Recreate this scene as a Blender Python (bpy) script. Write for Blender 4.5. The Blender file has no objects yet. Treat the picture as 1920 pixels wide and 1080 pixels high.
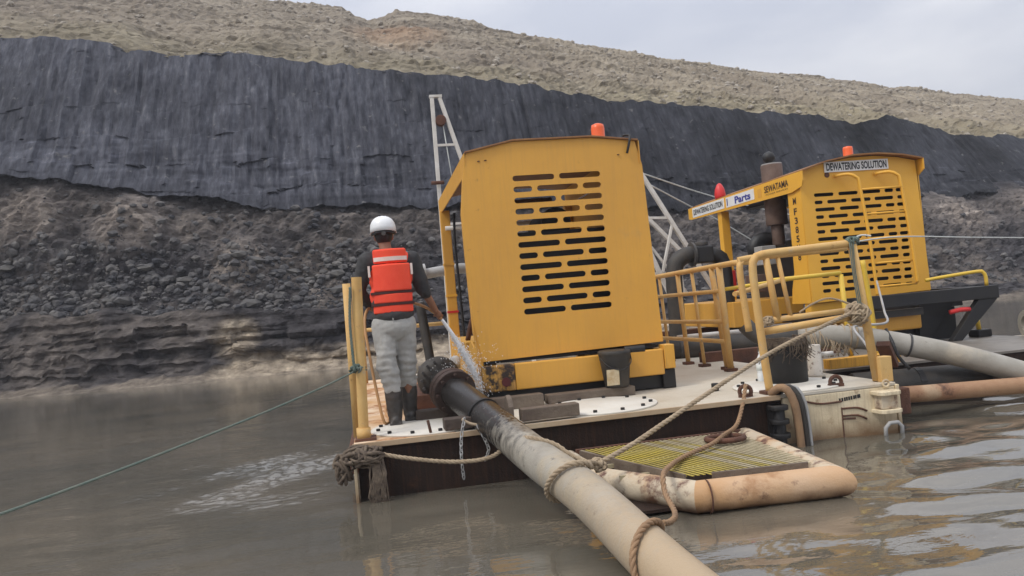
import bpy, bmesh, math, random
import numpy as np
from mathutils import Vector, Matrix, noise, Euler
random.seed(7); RNG=np.random.default_rng(7)
S=bpy.context.scene; COL=S.collection
# ------------------------------------------------------------------ camera
# world axes: X along the pontoon's near edge, Y along its depth, Z up, water at z=0
F=1450.0; HC=570.0
cam=bpy.data.cameras.new('camera'); cam.sensor_width=36; cam.lens=36*F/1920; cam.clip_end=2000; cam.clip_start=.05
co=bpy.data.objects.new('camera',cam); COL.objects.link(co); S.camera=co
pitch=math.atan((HC-540)/F)
co.matrix_world=(Matrix.Translation((0,0,1.45))@Matrix.Rotation(math.radians(-10),4,'Z')
    @Matrix.Rotation(math.pi/2+pitch,4,'X')@Matrix.Rotation(math.radians(-5),4,'Z'))
# ------------------------------------------------------------------ sky and sun
W=bpy.data.worlds.new('World'); S.world=W; W.use_nodes=True
SUN_EL=math.radians(52); SUN_AZ=math.radians(-112)      # azimuth from +Y towards +X: sun high on the left
def build_world():
    nt=W.node_tree; nt.nodes.clear(); N=nt.nodes.new; L=nt.links.new
    out=N('ShaderNodeOutputWorld'); bg=N('ShaderNodeBackground'); bg.inputs['Strength'].default_value=.1
    sky=N('ShaderNodeTexSky'); sky.sky_type='NISHITA'; sky.sun_disc=False
    sky.sun_elevation=SUN_EL; sky.sun_rotation=SUN_AZ; sky.air_density=1.0; sky.dust_density=2.0
    tc=N('ShaderNodeTexCoord'); mp=N('ShaderNodeMapping'); mp.inputs['Scale'].default_value=(1,1,2.6); mp.inputs['Location'].default_value=(3.1,.4,.2)
    L(tc.outputs['Generated'],mp.inputs['Vector'])
    n=N('ShaderNodeTexNoise'); n.inputs['Scale'].default_value=2.3; n.inputs['Detail'].default_value=5; n.inputs['Roughness'].default_value=.5
    n.inputs['Distortion'].default_value=.3
    L(mp.outputs[0],n.inputs['Vector'])
    r=N('ShaderNodeValToRGB'); r.color_ramp.elements[0].position=.33; r.color_ramp.elements[1].position=.66
    r.color_ramp.elements[0].color=(5.9,6.2,7.1,1); r.color_ramp.elements[1].color=(9.1,9.1,9.4,1)
    L(n.outputs['Fac'],r.inputs['Fac'])
    mx=N('ShaderNodeMixRGB'); mx.inputs['Fac'].default_value=.9
    # overcast sky grows brighter towards the zenith (CIE overcast distribution)
    sx=N('ShaderNodeSeparateXYZ'); L(tc.outputs['Generated'],sx.inputs[0]); mr=N('ShaderNodeMapRange'); mr.inputs['From Min'].default_value=0; mr.inputs['From Max'].default_value=1
    mr.inputs['To Min'].default_value=.62; mr.inputs['To Max'].default_value=1.75; L(sx.outputs['Z'],mr.inputs['Value'])
    vm=N('ShaderNodeVectorMath'); vm.operation='SCALE'; L(r.outputs[0],vm.inputs[0]); L(mr.outputs[0],vm.inputs['Scale'])
    L(sky.outputs[0],mx.inputs['Color1']); L(vm.outputs[0],mx.inputs['Color2']); L(mx.outputs[0],bg.inputs['Color']); L(bg.outputs[0],out.inputs[0])
build_world()
sl=bpy.data.lights.new('sun','SUN'); sl.energy=1.5; sl.angle=math.radians(14); sl.color=(1,.95,.87)
so=bpy.data.objects.new('sun',sl); COL.objects.link(so)
sd=Vector((math.sin(SUN_AZ)*math.cos(SUN_EL),math.cos(SUN_AZ)*math.cos(SUN_EL),math.sin(SUN_EL)))
so.rotation_euler=sd.to_track_quat('Z','Y').to_euler(); so.location=(0,0,60)
V=S.view_settings; V.view_transform='Standard'; V.look='None'; V.exposure=0.22; V.gamma=1; V.use_curve_mapping=False
S.render.engine='CYCLES'
# ------------------------------------------------------------------ materials
def waterline(m,z0,z1,col):
    # wet silt stain left by the water level on floating steel
    nt=m.node_tree; N=nt.nodes.new; L=nt.links.new; b=nt.nodes['Principled BSDF']; src=b.inputs['Base Color'].links[0].from_socket
    g=N('ShaderNodeNewGeometry'); sp=N('ShaderNodeSeparateXYZ'); L(g.outputs['Position'],sp.inputs[0]); n=N('ShaderNodeTexNoise'); n.inputs['Scale'].default_value=5; n.inputs['Detail'].default_value=6; L(g.outputs['Position'],n.inputs['Vector'])
    a=N('ShaderNodeMath'); a.operation='MULTIPLY_ADD'; L(n.outputs['Fac'],a.inputs[0]); a.inputs[1].default_value=-.16; L(sp.outputs['Z'],a.inputs[2])
    r=N('ShaderNodeMapRange'); r.inputs['From Min'].default_value=z0-.08; r.inputs['From Max'].default_value=z1-.08; r.inputs['To Min'].default_value=1; r.inputs['To Max'].default_value=0; L(a.outputs[0],r.inputs['Value'])
    x=N('ShaderNodeMixRGB'); L(r.outputs[0],x.inputs['Fac']); L(src,x.inputs['Color1']); x.inputs['Color2'].default_value=(*col,1); L(x.outputs[0],b.inputs['Base Color']); return m
def mat(name,base,dark=None,nsc=3.0,amt=1.0,rough=.6,metal=0,bump=.15,bsc=60,spots=None,streak=None,ior=None,spec=.5,alpha=None,sub=None):
    """base/dark mixed by large noise; streak=(colour,strength) vertical runs; spots=(colour,scale,lo,hi) blotches"""
    m=bpy.data.materials.new(name); m.use_nodes=True; nt=m.node_tree; N=nt.nodes.new; L=nt.links.new
    b=nt.nodes['Principled BSDF']; b.inputs['Metallic'].default_value=metal; b.inputs['Specular IOR Level'].default_value=spec
    if ior: b.inputs['IOR'].default_value=ior
    tc=N('ShaderNodeTexCoord').outputs['Object']
    def noi(scale,detail=5,vec=None,rg=.6):
        n=N('ShaderNodeTexNoise'); n.inputs['Scale'].default_value=scale; n.inputs['Detail'].default_value=detail; n.inputs['Roughness'].default_value=rg
        L(vec or tc,n.inputs['Vector']); return n.outputs['Fac']
    def ramp(s,lo,hi):
        r=N('ShaderNodeMapRange'); r.inputs['From Min'].default_value=lo; r.inputs['From Max'].default_value=hi; r.clamp=True; L(s,r.inputs['Value']); return r.outputs[0]
    def mul(s,k):
        q=N('ShaderNodeMath'); q.operation='MULTIPLY'; L(s,q.inputs[0]); q.inputs[1].default_value=k; return q.outputs[0]
    def mix(fac,c1,c2):
        q=N('ShaderNodeMixRGB'); L(fac,q.inputs['Fac'])
        for c,i in ((c1,'Color1'),(c2,'Color2')):
            if isinstance(c,tuple): q.inputs[i].default_value=(*c,1)
            else: L(c,q.inputs[i])
        return q.outputs[0]
    dark=dark or tuple(x*.7 for x in base)
    c=mix(mul(ramp(noi(nsc),.35,.7),amt),base,dark)
    if streak:
        mp=N('ShaderNodeMapping'); mp.inputs['Scale'].default_value=(16,16,.8); L(tc,mp.inputs['Vector'])
        c=mix(mul(ramp(noi(3,6,mp.outputs[0]),.47,.72),streak[1]),c,streak[0])
    for sp in (spots or []):
        c=mix(ramp(noi(sp[1],7,None,.65),sp[2],sp[3]),c,sp[0])
    L(c,b.inputs['Base Color'])
    rr=N('ShaderNodeMapRange'); L(noi(nsc*4),rr.inputs['Value']); rr.inputs['To Min'].default_value=max(.02,rough-.12); rr.inputs['To Max'].default_value=min(1,rough+.15); L(rr.outputs[0],b.inputs['Roughness'])
    if bump:
        bp=N('ShaderNodeBump'); bp.inputs['Strength'].default_value=bump; bp.inputs['Distance'].default_value=.02
        L(noi(bsc,4),bp.inputs['Height']); L(bp.outputs[0],b.inputs['Normal'])
    return m
RUST=(.16,.065,.03); MUD=(.33,.25,.16)
M={}
M['yellow']=mat('yellow_paint',(.72,.37,.055),(.62,.315,.055),1.2,.8,.45,bump=.22,bsc=2.6,spots=[((.3,.15,.04),9,.66,.80),((.5,.3,.1),1.6,.6,.8)],streak=((.5,.27,.07),.25))
M['yellow_base']=mat('yellow_skid_paint',(.74,.39,.055),(.6,.31,.05),1.5,.8,.5,bump=.1,spots=[((.06,.035,.02),5,.63,.7),((.22,.10,.04),11,.64,.78)],streak=((.24,.13,.05),.5))
M['yellow_new']=mat('bright_yellow_paint',(.82,.44,.05),(.70,.36,.045),1.2,.6,.42,bump=.04,bsc=20,spots=[((.3,.15,.04),9,.73,.86)])
M['yellow_rail']=mat('muddy_yellow_tube_paint',(.64,.42,.16),(.56,.32,.1),4,.9,.6,bump=.1,spots=[((.28,.14,.05),12,.6,.75),((.5,.42,.3),6,.58,.74)])
M['lemon']=mat('lemon_yellow_tube_paint',(.7,.48,.05),(.6,.38,.06),4,.7,.5,bump=.06)
M['roofedge']=mat('rusty_roof_sheet',(.30,.15,.05),(.2,.09,.04),4,1,.7)
M['deck']=mat('worn_white_deck_paint',(.60,.56,.48),(.44,.38,.29),1.1,.9,.75,bump=.25,bsc=35,spots=[((.35,.25,.15),2.2,.6,.8),((.22,.13,.07),9,.68,.8)])
M['deckmud']=mat('orange_mud_stained_deck',(.55,.31,.13),(.74,.62,.47),2.0,1,.8,bump=.3,bsc=35,spots=[((.36,.15,.05),3.0,.5,.62),((.1,.06,.04),9,.68,.76)])
M['hatch']=mat('pale_hatch_plate',(.68,.66,.60),(.55,.51,.44),1.7,.8,.7,bump=.1,spots=[((.4,.33,.24),5,.66,.8)])
M['hulldark']=mat('wet_rusted_dark_hull',(.016,.012,.01),(.035,.02,.014),2,1,.6,bump=.3,spec=.2,spots=[((.06,.028,.016),6,.6,.75)],streak=((.075,.034,.02),.5))
M['hullcream']=mat('streaked_cream_hull',(.78,.68,.48),(.62,.5,.32),2,.9,.75,bump=.2,streak=((.42,.31,.19),.55),spots=[((.5,.4,.26),2.2,.5,.75),((.22,.11,.05),4.5,.58,.72),((.10,.055,.03),13,.64,.72)])
M['rust']=mat('brown_rust',(.14,.06,.035),(.07,.035,.025),6,1,.85,bump=.5)
M['darkrust']=mat('dark_wet_rust',(.055,.028,.02),(.03,.018,.014),6,1,.55,bump=.4)
M['rustpipe']=mat('brown_rust_float_pipe',(.40,.24,.13),(.28,.14,.075),3,1,.65,bump=.25,spots=[((.5,.38,.25),2.5,.55,.75),((.10,.05,.03),6,.6,.72)])
M['black']=mat('black_painted_steel',(.009,.009,.011),(.02,.018,.016),4,.8,.5,bump=.1)
M['blackmud']=mat('muddy_black_rubber',(.022,.021,.02),(.07,.058,.045),5,.8,.6,bump=.25)
M['iron']=mat('dark_grey_iron',(.05,.05,.052),(.09,.075,.06),5,.8,.6,bump=.2)
M['grey']=mat('light_grey_metal',(.4,.4,.4),(.28,.27,.25),6,.8,.5,bump=.1)
M['wood']=mat('dark_wet_timber',(.05,.036,.028),(.09,.065,.05),3,.9,.7,bump=.5,bsc=25)
M['woodtop']=mat('brown_timber',(.10,.072,.055),(.2,.16,.12),3,.9,.75,bump=.5,bsc=25)
M['pipewet']=mat('wet_black_pipe',(.02,.019,.019),(.06,.055,.05),3,.9,.22,bump=.12,spots=[((.28,.26,.23),7,.56,.72)])
M['pipegrey']=mat('grey_mud_coated_pipe',(.36,.34,.30),(.26,.24,.2),3,.9,.55,bump=.15,spots=[((.1,.09,.08),14,.64,.76),((.46,.40,.31),2,.55,.75)])
M['pipetan']=mat('tan_mud_coated_pipe',(.47,.37,.25),(.38,.24,.13),2.5,.9,.6,bump=.15,spots=[((.3,.15,.07),4,.62,.78)])
M['floatwhite']=mat('peeling_white_float_pipe',(.56,.49,.38),(.5,.38,.24),3,.9,.65,bump=.2,spots=[((.45,.26,.13),3,.5,.7),((.13,.06,.042),5.5,.50,.60)])
M['floattan']=mat('tan_stained_float_pipe',(.50,.29,.135),(.56,.39,.25),2.6,.9,.55,bump=.2,spots=[((.34,.17,.07),3.2,.55,.7),((.14,.065,.04),7,.60,.72)])
M['slat']=mat('muddy_grating_bar',(.44,.38,.25),(.3,.25,.15),5,.9,.7,bump=.1)
M['slaty']=mat('yellow_painted_grating_bar',(.46,.36,.05),(.26,.21,.1),2.2,1,.65,bump=.1)
M['white']=mat('white_steel_paint',(.72,.70,.66),(.5,.46,.4),5,.7,.5,bump=.05,spots=[((.3,.18,.1),14,.66,.8)])
M['rope']=mat('muddy_hemp_rope',(.43,.34,.23),(.28,.21,.14),9,.9,.95,bump=.4,bsc=200)
M['ropebrown']=mat('brown_mud_soaked_rope',(.34,.21,.115),(.22,.14,.085),7,.9,.9,bump=.4,bsc=200)
M['ropegreen']=mat('green_nylon_rope',(.10,.15,.13),(.2,.21,.17),9,.8,.8,bump=.3)
M['ropewhite']=mat('pale_nylon_line',(.6,.62,.6),(.45,.46,.43),9,.7,.8,bump=.1)
M['fray']=mat('frayed_dark_fibre',(.075,.055,.042),(.2,.155,.11),20,.9,.95,bump=.2)
M['orange']=mat('orange_beacon_plastic',(.85,.13,.025),(.75,.1,.02),6,.5,.3,bump=0)
M['red']=mat('red_plastic',(.65,.03,.03),(.5,.02,.02),6,.5,.4,bump=0)
M['sign']=mat('white_sign_vinyl',(.78,.78,.77),(.7,.69,.66),4,.6,.45,bump=0)
M['ink']=mat('black_lettering',(.012,.012,.014),(.02,.02,.02),4,.5,.5,bump=0)
M['inkbrown']=mat('dark_brown_lettering',(.05,.025,.015),(.08,.04,.02),8,.5,.6,bump=0)
M['inkblue']=mat('blue_lettering',(.03,.04,.3),(.04,.05,.25),8,.5,.5,bump=0)
M['stack']=mat('brown_heat_stained_steel',(.17,.115,.09),(.10,.06,.045),5,.9,.6,metal=.2,bump=.15)
M['paper']=mat('stained_paper_label',(.62,.53,.36),(.4,.25,.1),14,.9,.8,bump=.05)
M['vest']=mat('orange_red_vest_fabric',(.9,.085,.035),(.82,.06,.03),5,.8,.75,bump=.12,bsc=120)
M['vestdark']=mat('dark_webbing',(.07,.018,.014),(.04,.02,.018),9,.7,.8,bump=.2)
M['reflect']=mat('pale_reflective_strip',(.78,.66,.60),(.7,.5,.42),12,.7,.4,bump=0)
M['shirt']=mat('charcoal_shirt_cloth',(.035,.035,.038),(.06,.058,.056),6,.8,.9,bump=.2,bsc=90)
M['trousers']=mat('grey_work_trouser_cloth',(.40,.395,.375),(.28,.278,.265),4,.9,.9,bump=.25,bsc=110)
M['skin']=mat('brown_skin',(.26,.12,.07),(.2,.09,.05),8,.6,.55,bump=.05)
M['hair']=mat('black_hair',(.012,.011,.01),(.02,.018,.016),20,.8,.6,bump=.4,bsc=150)
M['helmet']=mat('white_hard_hat_plastic',(.78,.79,.8),(.7,.71,.72),4,.6,.35,bump=0)
M['boot']=mat('muddy_black_rubber_boot',(.028,.026,.025),(.075,.06,.048),7,.9,.5,bump=.2)
M['eye']=mat('eye_white',(.7,.68,.65),None,4,.2,.3,bump=0)
M['darkred']=mat('dark_red_reflector',(.10,.012,.012),(.06,.01,.01),9,.6,.4,bump=0)
M['chipped']=mat('chipped_grimy_yellow',(.62,.33,.06),(.4,.21,.06),4,.9,.6,bump=.2,spots=[((.035,.022,.016),7,.47,.56)],streak=((.06,.035,.02),.9))
M['foil']=mat('clear_bottle_plastic',(.78,.82,.84),(.68,.73,.76),9,.6,.12,bump=0)
waterline(M['floattan'],.015,.10,(.13,.065,.03)); waterline(M['floatwhite'],.015,.11,(.14,.075,.04)); waterline(M['hullcream'],.01,.22,(.20,.12,.06))
# ------------------------------------------------------------------ mesh builder
class MB:
    def __init__(s): s.v=[]; s.f=[]; s.sm=[]
    def add(s,v,f,smooth=False):
        o=len(s.v); s.v+=[tuple(p) for p in v]; s.f+=[tuple(i+o for i in q) for q in f]; s.sm+=[smooth]*len(f); return s
    def box(s,a,b,rot=None):
        x0,y0,z0=a; x1,y1,z1=b
        v=[Vector(p) for p in ((x0,y0,z0),(x1,y0,z0),(x1,y1,z0),(x0,y1,z0),(x0,y0,z1),(x1,y0,z1),(x1,y1,z1),(x0,y1,z1))]
        if rot is not None:
            c=(Vector(a)+Vector(b))/2; v=[c+rot@(p-c) for p in v]
        return s.add(v,[(0,3,2,1),(4,5,6,7),(0,1,5,4),(1,2,6,5),(2,3,7,6),(3,0,4,7)])
    def beam(s,p0,p1,w,h,upv=(0,0,1)):
        p0,p1=Vector(p0),Vector(p1); d=(p1-p0).normalized(); u=Vector(upv); sd=d.cross(u)
        if sd.length<1e-4: sd=d.cross(Vector((0,1,0)))
        sd.normalize(); u=sd.cross(d); v=[]
        for p in (p0,p1):
            for a,b in ((-1,-1),(1,-1),(1,1),(-1,1)): v.append(p+sd*a*w/2+u*b*h/2)
        return s.add(v,[(0,1,2,3),(7,6,5,4),(0,4,5,1),(1,5,6,2),(2,6,7,3),(3,7,4,0)])
    def tube(s,path,r,n=10,cap=True,smooth=True,radii=None):
        P=[Vector(p) for p in path]; m=len(P); v=[]; f=[]
        t=(P[1]-P[0]).normalized(); u=t.orthogonal().normalized()
        for i,p in enumerate(P):
            t2=((P[min(i+1,m-1)]-P[max(i-1,0)])).normalized()
            q=t.rotation_difference(t2); u=(q@u); u=(u-t2*u.dot(t2)).normalized(); t=t2; w=t.cross(u)
            R=radii[i] if radii else r
            for k in range(n):
                a=2*math.pi*k/n; v.append(p+(u*math.cos(a)+w*math.sin(a))*R)
        for i in range(m-1):
            for k in range(n):
                k2=(k+1)%n; f.append((i*n+k,i*n+k2,(i+1)*n+k2,(i+1)*n+k))
        s.add(v,f,smooth)
        if cap:
            o=len(s.v)-len(v); s.f.append(tuple(o+k for k in reversed(range(n)))); s.f.append(tuple(o+(m-1)*n+k for k in range(n))); s.sm+=[False,False]
        return s
    def cyl(s,p0,p1,r,n=16,r2=None):
        return s.tube([p0,p1],r,n,True,True,[r,r if r2 is None else r2])
    def ring(s,p0,p1,ro,ri,n=24):        # pipe collar: annulus with thickness
        p0,p1=Vector(p0),Vector(p1); t=(p1-p0).normalized(); u=t.orthogonal().normalized(); w=t.cross(u); v=[];f=[]
        for (p,R) in ((p0,ro),(p1,ro),(p1,ri),(p0,ri)):
            for k in range(n):
                a=2*math.pi*k/n; v.append(p+(u*math.cos(a)+w*math.sin(a))*R)
        for j in range(4):
            for k in range(n):
                k2=(k+1)%n; j2=(j+1)%4; f.append((j*n+k,j*n+k2,j2*n+k2,j2*n+k))
        return s.add(v,f)
    def torus(s,c,ax,R,r,n=24,m=8,sx=1.0):
        ax=Vector(ax).normalized(); u=ax.orthogonal().normalized(); w=ax.cross(u); c=Vector(c); v=[];f=[]
        for i in range(n):
            a=2*math.pi*i/n; d=u*math.cos(a)*sx+w*math.sin(a); dn=(u*math.cos(a)+w*math.sin(a))
            for k in range(m):
                b=2*math.pi*k/m; v.append(c+d*R+dn*r*math.cos(b)+ax*r*math.sin(b))
        for i in range(n):
            for k in range(m):
                f.append((i*m+k,((i+1)%n)*m+k,((i+1)%n)*m+(k+1)%m,i*m+(k+1)%m))
        return s.add(v,f,True)
    def lathe(s,c,prof,n=24,ax=(0,0,1)):
        ax=Vector(ax).normalized(); u=ax.orthogonal().normalized(); w=ax.cross(u); c=Vector(c); v=[];f=[];m=len(prof)
        for (R,h) in prof:
            for k in range(n):
                a=2*math.pi*k/n; v.append(c+ax*h+(u*math.cos(a)+w*math.sin(a))*max(R,1e-4))
        for i in range(m-1):
            for k in range(n):
                k2=(k+1)%n; f.append((i*n+k,i*n+k2,(i+1)*n+k2,(i+1)*n+k))
        f.append(tuple(reversed(range(n)))); f.append(tuple((m-1)*n+k for k in range(n)))
        return s.add(v,f,True)
    def prism(s,poly,axis,a,b):        # polygon in the two other axes, extruded a..b along axis
        def P(p,q):
            return {'x':(q,p[0],p[1]),'y':(p[0],q,p[1]),'z':(p[0],p[1],q)}[axis]
        n=len(poly); v=[P(p,a) for p in poly]+[P(p,b) for p in poly]
        f=[tuple(range(n)),tuple(reversed(range(n,2*n)))]+[(i,i+n,(i+1)%n+n,(i+1)%n) for i in range(n)]
        return s.add(v,f)
    def rock(s,c,r,seed,sub=1,sq=(1,1,.75)):
        bm=bmesh.new(); bmesh.ops.create_icosphere(bm,subdivisions=sub,radius=1)
        rot=Euler((seed*1.3,seed*2.1,seed*.7)).to_matrix()
        v=[]
        for q in bm.verts:
            p=q.co.copy(); k=1+.45*noise.noise(p*1.3+Vector((seed*7.1,seed*3.3,seed)))
            p=rot@(p*k); v.append((c[0]+p.x*r*sq[0],c[1]+p.y*r*sq[1],c[2]+p.z*r*sq[2]))
        s.add(v,[tuple(x.index for x in q.verts) for q in bm.faces],False); bm.free(); return s
ORG={}
def link(o): COL.objects.link(o); return o
def thing(name,label,cat,loc,group=None):
    o=bpy.data.objects.new(name,None); o.location=loc; o.empty_display_size=.1; link(o)
    o['label']=label; o['category']=cat
    if group: o['group']=group
    ORG[o.name]=Vector(loc); return o
def tag(o,label,cat,group=None):
    o['label']=label; o['category']=cat
    if group: o['group']=group
    return o
def obj(name,mb,m,parent=None,bevel=0,label=None,mats=None):
    if parent: O=ORG[parent.name]
    else:
        a=np.array(mb.v); O=Vector(((a[:,0].min()+a[:,0].max())/2,(a[:,1].min()+a[:,1].max())/2,a[:,2].min()))
    me=bpy.data.meshes.new(name); me.from_pydata([(p[0]-O.x,p[1]-O.y,p[2]-O.z) for p in mb.v],[],mb.f)
    me.polygons.foreach_set('use_smooth',mb.sm)
    bm=bmesh.new(); bm.from_mesh(me); bmesh.ops.recalc_face_normals(bm,faces=bm.faces); bm.to_mesh(me); bm.free()
    me.materials.append(m if not isinstance(m,str) else M[m]); o=bpy.data.objects.new(name,me); link(o)
    if parent: o.parent=parent; ORG[o.name]=O
    else: o.location=O; ORG[o.name]=O
    if bevel:
        b=o.modifiers.new('bevel','BEVEL'); b.width=bevel; b.segments=2; b.limit_method='ANGLE'; b.angle_limit=math.radians(40)
    if label: o['label']=label
    return o
def clone(o,delta,parent=None):
    c=o.copy(); link(c); c.location=o.location+Vector(delta)
    c.parent=parent or o.parent; ORG[c.name]=ORG[o.name]; return c
def mesh_obj(name,verts,faces,m,smooth=True,kind=None,colors=None):
    me=bpy.data.meshes.new(name); me.from_pydata(verts,[],faces)
    me.polygons.foreach_set('use_smooth',[smooth]*len(me.polygons))
    if colors is not None:
        ca=me.color_attributes.new('tint','FLOAT_COLOR','POINT'); ca.data.foreach_set('color',np.asarray(colors,dtype=np.float32).ravel())
    me.materials.append(m); o=bpy.data.objects.new(name,me); link(o)
    if kind: o['kind']=kind
    return o
def spline(pts,step=.05):
    P=[Vector(p) for p in pts]; out=[]
    for i in range(len(P)-1):
        a=P[max(i-1,0)]; b=P[i]; c=P[i+1]; d=P[min(i+2,len(P)-1)]
        n=max(2,int((c-b).length/step))
        for k in range(n):
            t=k/n; out.append(.5*((2*b)+(c-a)*t+(2*a-5*b+4*c-d)*t*t+(3*b-a-3*c+d)*t**3))
    out.append(P[-1]); return out
def rope_mb(mb,pts,r,step=None,twist=True):
    step=step or r*1.1; P=spline(pts,step); m=len(P)
    if not twist: mb.tube(P,r,8); return mb
    t=(P[1]-P[0]).normalized(); u=t.orthogonal().normalized(); fr=[]; L=0
    for i,p in enumerate(P):
        t2=(P[min(i+1,m-1)]-P[max(i-1,0)]).normalized(); q=t.rotation_difference(t2); u=q@u; u=(u-t2*u.dot(t2)).normalized(); t=t2
        if i: L+=(p-P[i-1]).length
        fr.append((p,u.copy(),t.cross(u),L))
    for s in range(3):
        mb.tube([p+(uu*math.cos(2*math.pi*(s/3+l/(r*7)))+w*math.sin(2*math.pi*(s/3+l/(r*7))))*r*.48 for p,uu,w,l in fr],r*.56,6)
    return mb
def rope(name,pts,r,m,label,cat='rope',twist=True,group=None):
    return tag(obj(name,rope_mb(MB(),pts,r,None,twist),m),label,cat,group)
def panel(name,outline,holes,m,parent,y,th=.01,bevel=0):
    """sheet in the XZ plane at y with real openings"""
    cu=bpy.data.curves.new('tmp','CURVE'); cu.dimensions='2D'; cu.fill_mode='BOTH'; cu.extrude=th/2
    for poly in [outline]+holes:
        sp=cu.splines.new('POLY'); sp.points.add(len(poly)-1)
        for p,q in zip(sp.points,poly): p.co=(q[0],q[1],0,1)
        sp.use_cyclic_u=True
    to=bpy.data.objects.new('tmp',cu); link(to); dg=bpy.context.evaluated_depsgraph_get()
    tm=to.evaluated_get(dg).to_mesh(); mb=MB()
    mb.v=[(v.co.x,y-v.co.z,v.co.y) for v in tm.vertices]; mb.f=[tuple(p.vertices) for p in tm.polygons]; mb.sm=[False]*len(mb.f)
    to.evaluated_get(dg).to_mesh_clear(); bpy.data.objects.remove(to); bpy.data.curves.remove(cu)
    return obj(name,mb,m,parent,bevel)
def slot(x0,x1,z,h):
    r=h/2; out=[]
    for k in range(7): a=-math.pi/2+math.pi*k/6; out.append((x1-r+r*math.cos(a),z+r*math.sin(a)))
    for k in range(7): a=math.pi/2+math.pi*k/6; out.append((x0+r+r*math.cos(a),z+r*math.sin(a)))
    return out
def text(name,body,m,parent,origin,right,upv,width,height,bold=.02,th=.002):
    """lettering stretched to width x height, standing at origin (lower left)"""
    cu=bpy.data.curves.new('tmp','FONT'); cu.body=body; cu.size=1; cu.offset=bold; cu.extrude=0
    to=bpy.data.objects.new('tmp',cu); link(to); dg=bpy.context.evaluated_depsgraph_get(); tm=to.evaluated_get(dg).to_mesh()
    a=np.array([v.co[:] for v in tm.vertices]); lo=a.min(0); hi=a.max(0); mb=MB(); R=Vector(right); U=Vector(upv); Nn=R.cross(U); O=Vector(origin)
    mb.v=[tuple(O+R*((p[0]-lo[0])/(hi[0]-lo[0])*width)+U*((p[1]-lo[1])/(hi[1]-lo[1])*height)+Nn*th) for p in a]
    mb.f=[tuple(p.vertices) for p in tm.polygons]; mb.sm=[False]*len(mb.f)
    to.evaluated_get(dg).to_mesh_clear(); bpy.data.objects.remove(to); bpy.data.curves.remove(cu)
    return obj(name,mb,m,parent)
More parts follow.
